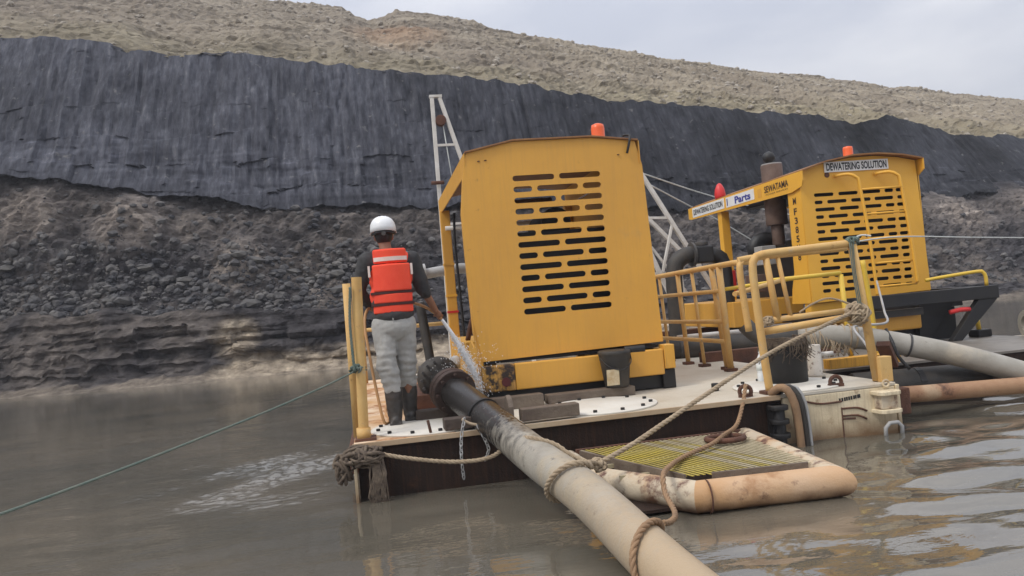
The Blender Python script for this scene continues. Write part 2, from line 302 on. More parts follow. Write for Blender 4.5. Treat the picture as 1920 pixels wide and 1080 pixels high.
# ================================================================== SETTING: water
def axis(parts):
    out=[]
    for a,b,n in parts: out+=list(np.linspace(a,b,n,endpoint=False))
    out.append(parts[-1][1]); return np.array(out)
def build_water():
    xs=axis([(-240,-40,8),(-40,-12,20),(-12,-4,80),(-4,9,520),(9,16,70),(16,60,40),(60,240,8)])
    ys=axis([(-160,-20,6),(-20,1.5,20),(1.5,10,380),(10,25,130),(25,40,10),(40,120,4)])
    X,Y=np.meshgrid(xs,ys); Zw=np.zeros_like(X)
    near=np.clip((18-Y)/10,0,1)*np.clip((X+12)/4,0,1)*np.clip((16-X)/4,0,1)*np.clip((Y+2)/3,0,1)
    amp=(.22+.92*np.clip((X-1.5)/2.5,0,1)*np.clip((9.5-Y)/3,.15,1))*near
    dirs=[(.25,1,.62,.0062),(-.18,1,.47,.0042),(.55,1,.83,.0055),(.05,1,.33,.0026),(-.5,1,.55,.0028),(.85,.6,.40,.0018),(.3,1,1.5,.006),(-.9,.5,.7,.0018)]
    wob=.9*np.sin(X*1.3+.7*Y)+.7*np.sin(Y*1.9-X*.8+1.2)+.5*np.sin(2.7*X+2.1*Y)
    for i,(dx,dy,lam,a) in enumerate(dirs):
        l=math.hypot(dx,dy); k=2*math.pi/lam; Zw+=amp*a*np.sin(k*(dx*X+dy*Y)/l+i*1.7+wob*(.8+.15*i))
    # choppy patch where pumped water churns the surface left of the pontoon
    u=((X+1.05)*.93+(Y-7.9)*.3)/1.15; w=((Y-7.9)*.9-(X+1.05)*.35)/1.35; pm=np.clip(1.35-np.sqrt(u*u+w*w),0,1)**1.1
    nn=np.zeros_like(X); rows,cols=np.where(pm>0)
    for r,c in zip(rows,cols):
        p=Vector((X[r,c]*12,Y[r,c]*17,.3)); nn[r,c]=noise.noise(p)+.5*noise.noise(p*1.9)+.5*noise.noise(p*.35)
    brk=np.clip(.75+.6*np.sin(X*2.9+1.3*Y)*np.sin(Y*2.3-.9*X+.6)+.35*np.sin(X*6.1-Y*4.7),0,1.3); pm=pm*brk; Zw+=pm*.019*nn
    ny,nx=X.shape; v=np.stack([X,Y,Zw],-1).reshape(-1,3)
    idx=np.arange(nx*ny).reshape(ny,nx); f=np.stack([idx[:-1,:-1],idx[:-1,1:],idx[1:,1:],idx[1:,:-1]],-1).reshape(-1,4)
    m=bpy.data.materials.new('muddy_water'); m.use_nodes=True; nt=m.node_tree; N=nt.nodes.new; L=nt.links.new; b=nt.nodes['Principled BSDF']
    b.inputs['IOR'].default_value=2.0; b.inputs['Roughness'].default_value=.025; b.inputs['Specular IOR Level'].default_value=.5
    tc=N('ShaderNodeTexCoord'); n1=N('ShaderNodeTexNoise'); n1.inputs['Scale'].default_value=.55; n1.inputs['Detail'].default_value=4; L(tc.outputs['Object'],n1.inputs['Vector'])
    r=N('ShaderNodeValToRGB'); r.color_ramp.elements[0].position=.35; r.color_ramp.elements[1].position=.7
    r.color_ramp.elements[0].color=(.088,.082,.066,1); r.color_ramp.elements[1].color=(.150,.128,.097,1); L(n1.outputs['Fac'],r.inputs['Fac']); L(r.outputs[0],b.inputs['Base Color'])
    mp=N('ShaderNodeMapping'); mp.inputs['Scale'].default_value=(2.2,5.5,1); L(tc.outputs['Object'],mp.inputs['Vector'])
    n2=N('ShaderNodeTexNoise'); n2.inputs['Scale'].default_value=2.0; n2.inputs['Detail'].default_value=3; n2.inputs['Roughness'].default_value=.5; L(mp.outputs[0],n2.inputs['Vector'])
    bp=N('ShaderNodeBump'); bp.inputs['Strength'].default_value=.10; bp.inputs['Distance'].default_value=.03; L(n2.outputs['Fac'],bp.inputs['Height']); L(bp.outputs[0],b.inputs['Normal'])
    # fine chop only where the pumped water churns: 'tint' carries the churn amount
    at=N('ShaderNodeAttribute'); at.attribute_name='tint'
    mp3=N('ShaderNodeMapping'); mp3.inputs['Scale'].default_value=(8,17,1); L(tc.outputs['Object'],mp3.inputs['Vector'])
    n3=N('ShaderNodeTexNoise'); n3.inputs['Scale'].default_value=1.5; n3.inputs['Detail'].default_value=4; n3.inputs['Roughness'].default_value=.6; L(mp3.outputs[0],n3.inputs['Vector'])
    bp3=N('ShaderNodeBump'); bp3.inputs['Distance'].default_value=.010; L(at.outputs['Fac'],bp3.inputs['Strength']); L(n3.outputs['Fac'],bp3.inputs['Height']); L(bp.outputs[0],bp3.inputs['Normal']); L(bp3.outputs[0],b.inputs['Normal'])
    pc=np.clip(pm*1.4,0,1).reshape(-1); mesh_obj('water',v.tolist(),f.tolist(),m,True,'structure',np.stack([pc,pc,pc,np.ones_like(pc)],-1))
build_water()
# ================================================================== SETTING: pit wall
CB=[(-60,29,9.5),(-18.69,29.0,7.72),(-12.34,29.0,7.08),(-9.81,29.0,6.84),(-7.22,29.0,6.3),(-3.25,29.0,5.63),(2.75,29.0,5.38),(11.81,30.75,4.82),(28.42,34.78,4.69),(34.65,36.0,5.33),(46.83,38.1,5.27),(110,46,5)]
CT=[(-60,32,16),(-20.29,32.0,14.04),(-13.24,32.0,13.31),(-9.47,32.0,12.96),(-5.16,32.0,12.3),(-1.45,32.0,11.9),(1.95,32.0,11.3),(5.5,32.0,10.84),(9.9,32.87,10.34),(14.13,34.17,10.17),(22.2,36.35,9.87),(25.8,37.22,9.71),(28.11,37.74,9.97),(30.04,38.17,9.73),(33.23,38.87,9.02),(38.83,40.0,8.57),(52.33,42.4,7.46),(110,50,6)]
CR=[(-90,60,36),(-37.63,60.0,32.1),(-31.16,60.0,30.96),(-24.49,60.0,28.62),(-13.78,60.0,27.31),(-6.25,60.0,26.1),(-3.93,60.0,25.73),(-0.78,60.0,25.25),(0.29,60.0,24.61),(1.16,60.0,24.3),(1.79,60.0,24.49),(3.27,60.0,25.05),(5.73,60.0,24.83),(12.39,60.0,23.15),(19.06,61.96,22.61),(27.25,64.89,22.31),(36.36,67.83,21.73),(50.15,71.74,21.29),(61.74,74.67,20.81),(76.27,78.0,20.15),(103.6,83.4,18.47),(200,95,14)]
SH=[(-60,25),(-15.2,24.6),(-11.3,24.9),(-8.5,23.7),(-5.35,23.3),(-3.4,23.6),(-1.0,23.4),(1.26,22.6),(7.99,21.8),(23.85,26.3),(31.3,26.6),(110,34)]
LG=[(-60,28,3.4),(-18.31,28.0,3.11),(-11.68,26.8,2.49),(-8.14,25.49,2.29),(-4.54,24.9,2.08),(-1.09,24.79,1.83),(10.11,25.58,1.15),(25.48,28.0,0.56),(35.13,29.0,0.3),(110,37,.3)]
def li(tab,x,k): return np.interp(x,[p[0] for p in tab],[p[k] for p in tab])
def fr(p,o): return noise.fractal(p,.9,2.1,o)
def sheet(name,xs,nrow,fn,m,cf=None):
    nx=len(xs); v=[]; c=[]
    for j in range(nrow+1):
        t=j/nrow
        for x in xs:
            p=fn(x,t); v.append(p)
            if cf: c.append(cf(p,t))
    idx=np.arange(nx*(nrow+1)).reshape(nrow+1,nx)
    f=np.stack([idx[:-1,:-1],idx[:-1,1:],idx[1:,1:],idx[1:,:-1]],-1).reshape(-1,4).tolist()
    return mesh_obj(name,v,f,m,False,'structure',c if cf else None)
def ground_mat(name,stops,scale,detail,stretch=(1,1,1),rough=.95,bump=.6,bsc=6,bdist=.15,tint=False,fine=None):
    m=bpy.data.materials.new(name); m.use_nodes=True; nt=m.node_tree; N=nt.nodes.new; L=nt.links.new; b=nt.nodes['Principled BSDF']
    b.inputs['Roughness'].default_value=rough; b.inputs['Specular IOR Level'].default_value=.12
    tc=N('ShaderNodeTexCoord'); mp=N('ShaderNodeMapping'); mp.inputs['Scale'].default_value=stretch; L(tc.outputs['Object'],mp.inputs['Vector'])
    n=N('ShaderNodeTexNoise'); n.inputs['Scale'].default_value=scale; n.inputs['Detail'].default_value=detail; n.inputs['Roughness'].default_value=.68; L(mp.outputs[0],n.inputs['Vector'])
    r=N('ShaderNodeValToRGB'); e=r.color_ramp.elements
    while len(e)<len(stops): e.new(.5)
    for q,(pos,c) in zip(e,stops): q.position=pos; q.color=(*c,1)
    L(n.outputs['Fac'],r.inputs['Fac']); col=r.outputs[0]
    if tint:
        at=N('ShaderNodeAttribute'); at.attribute_name='tint'; mx=N('ShaderNodeMixRGB'); mx.blend_type='MULTIPLY'; mx.inputs['Fac'].default_value=1; L(col,mx.inputs['Color1']); L(at.outputs['Color'],mx.inputs['Color2']); col=mx.outputs[0]
    if fine:
        v=N('ShaderNodeTexNoise'); v.inputs['Scale'].default_value=fine[0]; v.inputs['Detail'].default_value=3; L(tc.outputs['Object'],v.inputs['Vector'])
        mr=N('ShaderNodeMapRange'); mr.inputs['From Min'].default_value=fine[1]; mr.inputs['From Max'].default_value=fine[2]; L(v.outputs['Fac'],mr.inputs['Value'])
        mx=N('ShaderNodeMixRGB'); L(mr.outputs[0],mx.inputs['Fac']); L(col,mx.inputs['Color1']); mx.inputs['Color2'].default_value=(*fine[3],1); col=mx.outputs[0]
    L(col,b.inputs['Base Color'])
    n2=N('ShaderNodeTexNoise'); n2.inputs['Scale'].default_value=bsc; n2.inputs['Detail'].default_value=6; n2.inputs['Roughness'].default_value=.7; L(mp.outputs[0],n2.inputs['Vector'])
    bp=N('ShaderNodeBump'); bp.inputs['Strength'].default_value=bump; bp.inputs['Distance'].default_value=bdist; L(n2.outputs['Fac'],bp.inputs['Height']); L(bp.outputs[0],b.inputs['Normal'])
    return m
CXS=axis([(-60,-16,40),(-16,20,330),(20,40,130),(40,110,40)])
def seam(tab,x,k): # irregular boundary line
    p=Vector((x*.35,3.1 if tab is CT else 8.7,.5)); w=fr(p,4)*.26+fr(p*5,4)*.12
    return li(tab,x,k)+(w if k==2 else 0)
def coal_fn(x,t):
    yb,zb=li(CB,x,1)-.5-.32*max(0,1-t/.12)**.5*(.6+.4*noise.noise(Vector((x*.15,5,1)))),seam(CB,x,2); yt,zt=li(CT,x,1),seam(CT,x,2)
    y=yb+(yt-yb)*t; z=zb+(zt-zb)*t
    e=min(1,6*t,8*(1-t))
    vert=fr(Vector((x*1.1,z*.16+3,.3)),3)*.12+fr(Vector((x*4.5,z*.3,5)),4)*.10
    lay=(noise.noise(Vector((x*.2,2,z*2.2)))*.16+noise.noise(Vector((x*.8,7,z*6)))*.08)*max(0,1-t*2.2)
    jx=x+.25*noise.noise(Vector((x*.7,z*.5,4))); blk=fr(Vector((x*3.2,1,z*.9)),5)*.06+.03*noise.noise(Vector((x*9,z*3,1)))
    blk+=(noise.cell(Vector((jx*1.7,3,z*.8+.4*noise.noise(Vector((x*.5,z*.4,2))))))-.5)*.16*max(.15,1-t*1.5)-.12*max(0,1-abs(noise.noise(Vector((x*.45,z*.07,11))))*14)
    return (x,y-(vert+lay+blk)*(.25+.75*e),z)
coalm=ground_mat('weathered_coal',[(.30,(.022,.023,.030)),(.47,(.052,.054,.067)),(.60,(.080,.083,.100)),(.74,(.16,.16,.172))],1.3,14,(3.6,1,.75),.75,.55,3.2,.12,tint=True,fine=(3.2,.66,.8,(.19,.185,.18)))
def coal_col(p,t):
    n=fr(Vector((p[0]*.25,3,p[2]*.25)),3); fc=.16*fr(Vector((p[0]*1.6,p[2]*2.2,6)),4); k=1.14+.4*n+fc-.70*max(0,min(1,(p[0]+4)/17)); k*=1-.25*max(0,1-t/.09)  # lowest band darkened: undercut shadow painted into the tint
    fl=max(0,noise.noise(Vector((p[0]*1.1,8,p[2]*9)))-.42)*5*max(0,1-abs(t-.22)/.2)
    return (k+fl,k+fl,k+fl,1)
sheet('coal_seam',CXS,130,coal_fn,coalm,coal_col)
def hill_fn(x,t):
    X2=x; yt,zt=li(CT,x,1),seam(CT,x,2)
    s=t/.82
    if s<=1:
        xx=x; yc,zc=li(CR,x*1.0,1),li(CR,x,2); 
        y=yt+(yc-yt)*s**1.15; z=zt-.12+(zc-zt)*s**1.15
        q=Vector((x,y,z)); e=min(1,10*s)
        d=fr(q*.22,6)*.6*e*(1-.55*s)+(abs(noise.noise(q*1.5))-.2)*.26*e*.7+fr(q*3.1,4)*.17
        terr=(.5*noise.noise(Vector((x*.06,4,z*1.1)))+.2*noise.noise(Vector((x*.25,9,z*2.6))))*e
        return (x,y-d*.7-terr,z+d*.55)
    k=(t-.82)/.18; yc,zc=li(CR,x,1),li(CR,x,2)
    return (x*(1+k*.2),yc+k*k*150,zc-.2-k*8)
hillm=ground_mat('dry_overburden_rubble',[(.25,(.17,.148,.118)),(.45,(.265,.235,.19)),(.6,(.33,.295,.24)),(.8,(.42,.38,.31))],.35,10,(1,1,2.0),.95,.9,2.2,.25,tint=True,fine=(2.6,.6,.78,(.21,.185,.145)))
def hill_col(p,t):
    n=fr(Vector(p)*.09,3); r=max(0,1-((p[0]-2.5)/3.5)**2-((p[2]-18.5)/3)**2)   # reddish patch under the notch
    g=max(0,min(1,1.5-t*6)); w=.025*max(0,min(1,p[0]/25)); return (.97+.16*n+.08*r-.02*g+w,.93+.16*n-.1*r+w*.4,.90+.14*n-.2*r-.07*g-w*1.6,1)
HXS=axis([(-90,-26,30),(-26,34,330),(34,75,140),(75,200,30)])
sheet('hillside',HXS,170,hill_fn,hillm,hill_col)
CONES=[(-11.3,27.5,5.9,1.9,2.4),(-8.0,27.4,5.3,1.7,2.2),(-4.3,26.4,3.5,1.4,1.5),(8,28,4.2,2.2,2),(19,30,4,2.5,2),(28,32,4,2.5,2.2),(33,33,4,2,2)]
def bank_fn(x,t):
    ys=np.interp(x,[p[0] for p in SH],[p[1] for p in SH])+.25*fr(Vector((x*.6,1,2)),4); yl,zl=li(LG,x,1),li(LG,x,2)+.25*noise.noise(Vector((x*.8,0,9)))
    yb,zb=li(CB,x,1)+.15,li(CB,x,2)+.5
    T=[0,.06,.14,.22,.42,.5,.62,1]; A=[ys-2,ys,ys+.45*(yl-ys),ys+.62*(yl-ys),yl,yl+.35,yl+.25*(yb-yl)+.3,yb]
    B=[-.7,.0,.16,.3,zl*.97,zl,zl+.22*(zb-zl),zb]
    y=float(np.interp(t,T,A)); z=float(np.interp(t,T,B))
    q=Vector((x,y,z)); up=max(0,min(1,(t-.46)*8)); wall=max(0,1-abs(t-.30)/.17)
    d=up*(fr(q*.55,6)*.42+(abs(noise.noise(q*2.1))-.22)*.4+fr(q*4,3)*.1)*min(1,(1.0-t)*6+.2)
    st=wall*(noise.noise(Vector((x*.25,3,z*5.5)))*.28+noise.cell(Vector((x*.7+.3*noise.noise(q),5,z*3.0)))*.2+fr(q*1.8,5)*.24)
    lo=(.10*fr(q*1.6,5)+.08*noise.cell(Vector((x*.8,y*3,2))))*(t<.3)*min(1,max(0,(t-.05)*12))
    for cx,cy,cz,rx,h in CONES:
        w=max(0,1-math.hypot((x-cx)/rx,(z-cz)/1.8))*up; d+=w*.55
    return (x,y-d*.75-st,z+d*.5*up+lo)
def bank_col(p,t):
    n=.5+.5*fr(Vector(p)*.35,5); x,y,z=p
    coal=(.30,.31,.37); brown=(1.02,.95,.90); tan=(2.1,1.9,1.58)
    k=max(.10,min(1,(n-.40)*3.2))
    if t>.46: k=max(k*.75,max(0,min(1,(t-.68)*3.5))*.8)*max(0,min(1,(.985-t)*9))  # top edge fades to coal tint: shade under the seam painted in
    else: k=k*.6*max(0,min(1,1.2-(x+5)/3))+.08
    for cx,cy,cz,rx,h in CONES: k=max(k,min(1,1.5*max(0,1-math.hypot((x-cx)/rx,(z-cz)/1.5))))
    cone=max([0]+[min(1,1.6*max(0,1-math.hypot((x-cx)/rx,(z-cz)/1.5))) for cx,cy,cz,rx,h in CONES]); c=[(a+(b-a)*k)*(1+.45*cone) for a,b in zip(coal,brown)]
    lim=.165+.115*max(0,min(1,(x+5.5)/1.2))*(x<12)+.03*fr(Vector((x*1.2,z*3,2)),3)
    beach=max(0,min(1,(lim-t)*25))*(.4+.6*max(0,min(1,(x+5.5)/1.2))*(x<12))
    spot=max(0,1-math.hypot((x+4.3)/.85,(z-1.15)/.8))*1.9
    beach=min(1,max(beach,spot)); c=[a+(b-a)*beach for a,b in zip(c,tan)]
    return (*c,1)
bankm=ground_mat('bank_spoil',[(.30,(.055,.05,.046)),(.48,(.15,.138,.128)),(.6,(.225,.208,.19)),(.75,(.40,.37,.335))],1.9,11,(1,1,1.8),.95,1,6,.12,tint=True)
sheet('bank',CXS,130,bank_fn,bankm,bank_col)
def scatter_rocks():
    mb=MB()
    for i in range(6500):
        x=random.uniform(-16,1.5) if i%3 else random.uniform(1.5,38); t=random.choice([random.gauss(.56,.06),random.gauss(.6,.07),random.uniform(.48,.74),random.uniform(.5,.95)])
        t=min(.97,max(.44,t)); p=bank_fn(x,t); r=.025+.15*random.random()**5
        mb.rock((p[0],p[1]-.02,p[2]+r*.2),r,i*.37,1,(1.1,1,.82))
    o=obj('rubble',mb,mat('dark_rubble_stone',(.036,.037,.044),(.15,.14,.13),1.4,1,.9,bump=.4,bsc=20)); o['kind']='stuff'
    mb=MB()
    for i in range(4200):
        x=random.uniform(-26,66); t=random.random()**1.2*.8+.008; p=hill_fn(x,t); r=(.03+.15*random.random()**7)*(1+t*.9)
        mb.rock((p[0],p[1]-.03,p[2]+r*.1),r,i*.53,0)
    o=obj('hillside_stones',mb,mat('pale_rubble_stone',(.36,.32,.265),(.27,.235,.19),.5,1,.95,bump=.4,bsc=10)); o['kind']='stuff'
    bm=mat('dark_boulder_stone',(.055,.055,.06),(.14,.13,.115),1.2,1,.9,bump=.6,bsc=12)
    for i in range(30):
        x=random.uniform(-13,1.5) if i<22 else random.uniform(12,33); t=random.uniform(.5,.68); p=bank_fn(x,t); r=random.uniform(.13,.27)
        tag(obj('boulder',MB().rock((p[0],p[1]-.05,p[2]+r*.25),r,i*1.9+.3,1,(1.35,1,.6)),bm),'angular dark boulder lying in the rubble below the coal face','boulder','boulders in the rubble below the coal face')
scatter_rocks()
# ================================================================== PONTOON BARGE
BX0,BX1,BY0,BY1,DZ=-.27,4.52,6.3,12.4,.45
def bolts(parent,pts,r=.018,h=.022,m='black'):
    o0=None
    for p in pts:
        if o0 is None:
            P0=Vector(p); o0=obj('bolt',MB().tube([P0,P0+Vector((0,0,h))],r,6,smooth=False),m,parent)
        else: clone(o0,Vector(p)-P0,parent)
def build_barge():
    b=thing('pontoon_barge','white-decked steel pontoon barge the worker stands on','barge',(2.1,9.3,0))
    obj('hull',MB().box((BX0+.02,BY0+.03,-.5),(3.42,BY1,DZ-.03)),'hulldark',b)
    obj('hull_panel',MB().box((3.423,BY0+.0,-.5),(BX1,BY1,DZ-.03)),'hullcream',b,.01,'cream hull end with dark rust streaks')
    obj('deck_plate',MB().box((.55,BY0,DZ-.028),(BX1+.01,BY1,DZ)),'deck',b,.004)
    obj('deck_plate',MB().box((BX0,BY0,DZ-.028),(.547,BY1,DZ)),'deckmud',b,.004,'orange mud-stained deck strip along the left edge')
    # edge lip along the near edge, slightly uneven
    mb=MB(); mb.box((BX0-.01,BY0-.014,DZ-.04),(3.40,BY0+.0,DZ+.004)); obj('edge_lip',mb,'pipetan',b,.004)
    # side fender rail with brackets on the left side
    obj('side_rail',MB().box((BX0-.05,BY0,.28),(BX0+.018,BY1,.40)),'rust',b,.01)
    for k in range(9):
        y=6.9+k*.62; mb=MB().box((BX0-.07,y,.10),(BX0+.018,y+.07,.275)); 
        if k==0: k0=obj('bracket',mb,'rust',b)
        else: clone(k0,(0,k*.62,0),b)
    # rounded corner post of the hull, near left
    obj('corner_plate',MB().box((BX0-.012,BY0-.06,-.4),(BX0+.012,BY0+.03,.33)),'hullcream',b,.004,'pale plate on the near left hull corner')
    def hatch(cx,cy,r,lab):
        n=64; mb=MB().lathe((cx,cy,DZ+.001),[(r,0),(r,.012),(r-.008,.016),(0.01,.0165)],n)
        h=obj('hatch_cover',mb,'hatch',b,0,lab)
        nb=12 if r>.45 else 10
        bolts(h,[(cx+(r-.06)*math.cos(a),cy+(r-.06)*math.sin(a),DZ+.015) for a in [2*math.pi*(k+.3)/nb for k in range(nb)]])
    hatch(.36,6.82,.5,'round hatch at the worker\'s feet'); hatch(1.92,6.84,.52,'round hatch in front of the large yellow pump housing'); hatch(3.76,6.82,.5,'round hatch under the black drum')
    # deck stud, lifting eyes
    obj('deck_stud',MB().cyl((3.12,7.0,DZ),(3.12,7.0,DZ+.075),.035,12),'black',b,.004)
    e=MB(); e.torus((4.02,6.42,DZ+.04),(0,1,0),.055,.018,18,8); e.box((3.95,6.40,DZ),(4.09,6.44,DZ+.03)); obj('lifting_eye',e,'rust',b)
    e=MB(); e.torus((3.14,6.42,DZ+.05),(.3,1,0),.05,.018,18,8); e.box((3.08,6.40,DZ),(3.2,6.44,DZ+.03)); obj('lifting_eye',e,'rust',b)
    e=MB(); e.torus((4.42,6.28,DZ-.0),(0,1,0),.03,.011,14,6); obj('ring',e,'hullcream',b)
    obj('pin',MB().cyl((.35,6.34,DZ),(.33,6.33,DZ+.12),.012,8),'rust',b)
    # coupling lugs on the near face
    obj('lug_column',MB().box((4.30,6.19,.238),(4.46,6.3,.358)),'floatwhite',b,.006); [obj('coupling_lug',MB().prism([(4.27,6.305),(4.27,6.18),(4.31,6.15),(4.45,6.15),(4.49,6.18),(4.49,6.305)],'z',z,z+.035),'hullcream',b,.006) for z in (.36,.20)]
    obj('coupling_hook',MB().tube([(4.30,6.18,-.03),(4.30,6.17,.08),(4.34,6.165,.12),(4.42,6.165,.12),(4.46,6.17,.08),(4.46,6.18,-.03)],.018,8),'grey',b)
    lug=MB()
    for z in (.34,.22,.1): lug.cyl((3.33,6.22,z),(3.33,6.22,z+.04),.085,18)
    lug.cyl((3.33,6.22,-.1),(3.33,6.22,.36),.05,14); lug.box((3.27,6.22,.05),(3.39,6.32,.38)); obj('coupling_lug',lug,'black',b,.004,'black stacked coupling lug beside the cable loop')
    # welded guide strips and print on the cream panel
    for (pts) in ([(3.62,6.294,.375),(3.78,6.294,.335),(3.98,6.294,.335)],[(3.98,6.294,.27),(4.13,6.294,.262),(4.22,6.294,.225)],[(3.98,6.294,.205),(4.13,6.294,.195),(4.21,6.294,.155)],[(3.98,6.294,.18),(4.1,6.294,.172)]):
        obj('guide_strip',MB().tube(spline(pts,.03),.009,6),'rust',b)
    obj('seam',MB().box((3.972,6.292,.0),(3.98,6.303,.28)),'rust',b)
    for i,x in enumerate((3.96,3.985,4.01,4.03,4.052,4.075,4.10,4.118,4.14,4.155)):
        obj('stencil_mark',MB().box((x,6.296,.33+.002*i),(x+.014,6.304,.362+.002*i)),'ink',b)
    obj('corner_edge',MB().box((BX1-.0,6.285,-.3),(BX1+.035,6.5,.43)),'hullcream',b,.006)
    obj('hull_stub',MB().box((BX1+.036,6.45,.12),(BX1+.26,6.95,.36)),'rust',b,.01)
    obj('corner_bracket',MB().box((4.44,6.36,DZ),(4.56,6.46,.68)),'yellow_rail',b,.006,'yellow upright bracket on the near right corner')
    mb=MB().beam((4.80,6.7,.55),(4.62,6.55,.78),.12,.06); obj('tilted_bracket',mb,'rust',b,.006)
    obj('coaming',MB().box((.0,11.9,DZ),(.9,12.0,DZ+.06)),'white',b,.005)
    return b
build_barge()
# ================================================================== PUMP UNIT ON THE NEAR PONTOON
def rows1():
    H=[]
    for i in range(13):
        z=2.71-i*.1125; s=.008*i*0
        for a,b in ([(1.45,1.885),(1.935,2.37)] if i%2==0 else [(1.45,1.645),(1.695,2.125),(2.175,2.37)]): H.append(slot(a,b,z,.058))
    return H
def build_unit1():
    u=thing('pump_unit','large yellow canopied pump set with slotted end panel, behind the worker','pump set',(1.9,7.65,DZ))
    out=[(.99,.90),(.93,1.3),(.905,1.9),(.905,2.4),(.955,2.80),(1.0,3.0),(1.48,3.085),(2.30,3.085),(2.77,3.03),(2.83,2.78),(2.855,1.9),(2.885,.93)]
    panel('end_panel',out,rows1(),'yellow',u,7.65,.012)
    # folded lip along the top edge of the end panel
    prof=[(1.0,3.0),(1.48,3.085),(2.30,3.085),(2.77,3.03)]
    mb=MB(); top=[(.985,3.006),(1.48,3.105),(2.31,3.105),(2.80,3.045)]
    low=[(.985,2.988),(1.48,3.087),(2.31,3.087),(2.80,3.027)]
    mb.prism(top+low[::-1],'y',7.615,10.85); obj('roof',mb,'roofedge',u,.003)
    obj('roof_fascia',MB().prism([(7.63,2.985),(10.85,2.985),(10.85,2.78),(7.85,2.78),(7.66,2.70)],'x',.972,.984),'yellow',u)
    obj('roof_fascia',MB().prism([(7.63,3.03),(10.85,3.03),(10.85,2.80),(7.63,2.80)],'x',2.802,2.812),'yellow',u)
    obj('corner_column',MB().prism([(.915,1.95),(.995,1.95),(.995,.62),(1.0,.62),(.93,1.2)],'y',7.66,7.80),'yellow',u)
    obj('corner_column',MB().prism([(.915,1.953),(.99,1.953),(.99,2.8),(.962,2.8),(.912,2.4)],'y',7.66,7.80),'yellow',u)
    obj('side_panel',MB().prism([(2.80,2.78),(2.815,2.78),(2.875,.93),(2.86,.93)],'y',7.66,10.6),'yellow',u)
    # far post of the canopy, with bands and cable
    p=obj('post',MB().box((.95,10.5,.62),(1.08,10.62,2.80)),'yellow',u,.008)
    for z,m in ((2.05,'yellow_base'),(1.62,'yellow_new'),(1.40,'red')): obj('band',MB().box((.942,10.492,z),(1.088,10.628,z+.03)),m,p)
    obj('post',MB().box((2.70,10.5,.62),(2.80,10.62,2.80)),'yellow',u,.008)
    obj('cable',MB().tube(spline([(1.14,10.45,2.75),(1.11,10.42,2.4),(1.12,10.42,1.7),(1.13,10.4,1.05)],.1),.018,8),'black',u)
    obj('rear_rail',MB().tube([(1.0,10.45,2.55),(2.75,10.45,2.55)],.03,10),'white',u)
    # tank and step box along the left side
    obj('side_box',MB().box((.935,8.5,.62),(1.25,10.48,1.04)),'yellow_base',u,.01)
    obj('step_plate',MB().box((.93,8.5,1.043),(1.3,10.3,1.075)),'yellow_base',u,.006)
    obj('corner_gusset',MB().prism([(7.80,.62),(8.48,.62),(8.48,1.03),(8.25,1.09),(8.0,1.02),(7.86,1.12),(7.80,1.3)],'x',.955,.975),'yellow_base',u)
    # skid
    obj('skid_beam',MB().box((1.29,7.545,.60),(2.84,7.62,.862)),'yellow',u,.012); obj('skid_beam',MB().box((.96,7.543,.60),(1.288,7.62,.862)),'chipped',u,.012,'chipped grimy left end of the skid beam')
    obj('skid_end',MB().box((2.845,7.53,.655),(2.955,7.70,.90)),'yellow_base',u,.008)
    obj('skid_beam',MB().box((2.80,7.71,.60),(2.93,10.6,.86)),'yellow_base',u,.008)
    obj('skid_runner',MB().box((1.0,7.62,.455),(2.90,10.5,.598)),'black',u,.01)
    obj('skid_foot',MB().box((2.82,7.56,.452),(2.955,7.705,.65)),'black',u,.01)
    obj('reflector',MB().cyl((1.19,7.546,.69),(1.19,7.53,.69),.045,18),'darkred',u)
    # engine bay seen through the slots
    obj('bay_floor',MB().box((1.0,7.70,.87),(2.84,10.5,.90)),'black',u)
    obj('radiator',MB().box((1.15,7.86,.905),(2.72,8.02,2.18)),'black',u,.01)
    eng=MB(); eng.box((1.45,8.3,.905),(2.3,9.9,1.75)); eng.box((1.55,8.4,1.75),(2.2,9.7,2.05))
    for k in range(6): eng.cyl((1.66+.0*k,8.55+k*.2,2.05),(1.66,8.55+k*.2,2.16),.07,10)
    obj('engine',eng,'iron',u,.01)
    obj('air_cleaner',MB().cyl((2.05,8.4,2.32),(2.05,9.2,2.32),.17,20),'black',u,.01)
    obj('exhaust_pipe',MB().tube(spline([(1.5,9.4,1.9),(1.5,9.4,2.5),(1.7,9.4,2.66),(2.25,9.4,2.68)],.08),.06,12),'stack',u)
    obj('hose',MB().tube(spline([(1.0,8.9,1.08),(1.08,8.8,1.35),(1.25,8.8,1.5),(1.46,8.9,1.45)],.06),.03,8),'rust',u)
    # beacon and roof fittings
    bc=obj('beacon',MB().lathe((2.56,8.2,3.10),[(.075,0),(.08,.03),(.072,.05),(.075,.2),(.066,.24),(.03,.255)],20),'orange',u)
    obj('beacon_rim',MB().ring((2.56,8.2,3.185),(2.56,8.2,3.20),.079,.06),'orange',bc)
    obj('vent_cap',MB().lathe((2.70,8.1,3.075),[(.035,0),(.05,.03),(.04,.075),(.01,.085)],14),'white',u)
    obj('latch',MB().tube(spline([(2.67,7.62,2.9),(2.70,7.6,3.02),(2.715,7.63,3.09),(2.67,7.7,3.10)],.04),.013,8),'black',u)
    bolts(u,[(1.12,7.64,2.90),(1.19,7.64,2.905),(2.58,7.64,2.89)],.012,.008,'rust')
    return u
build_unit1()
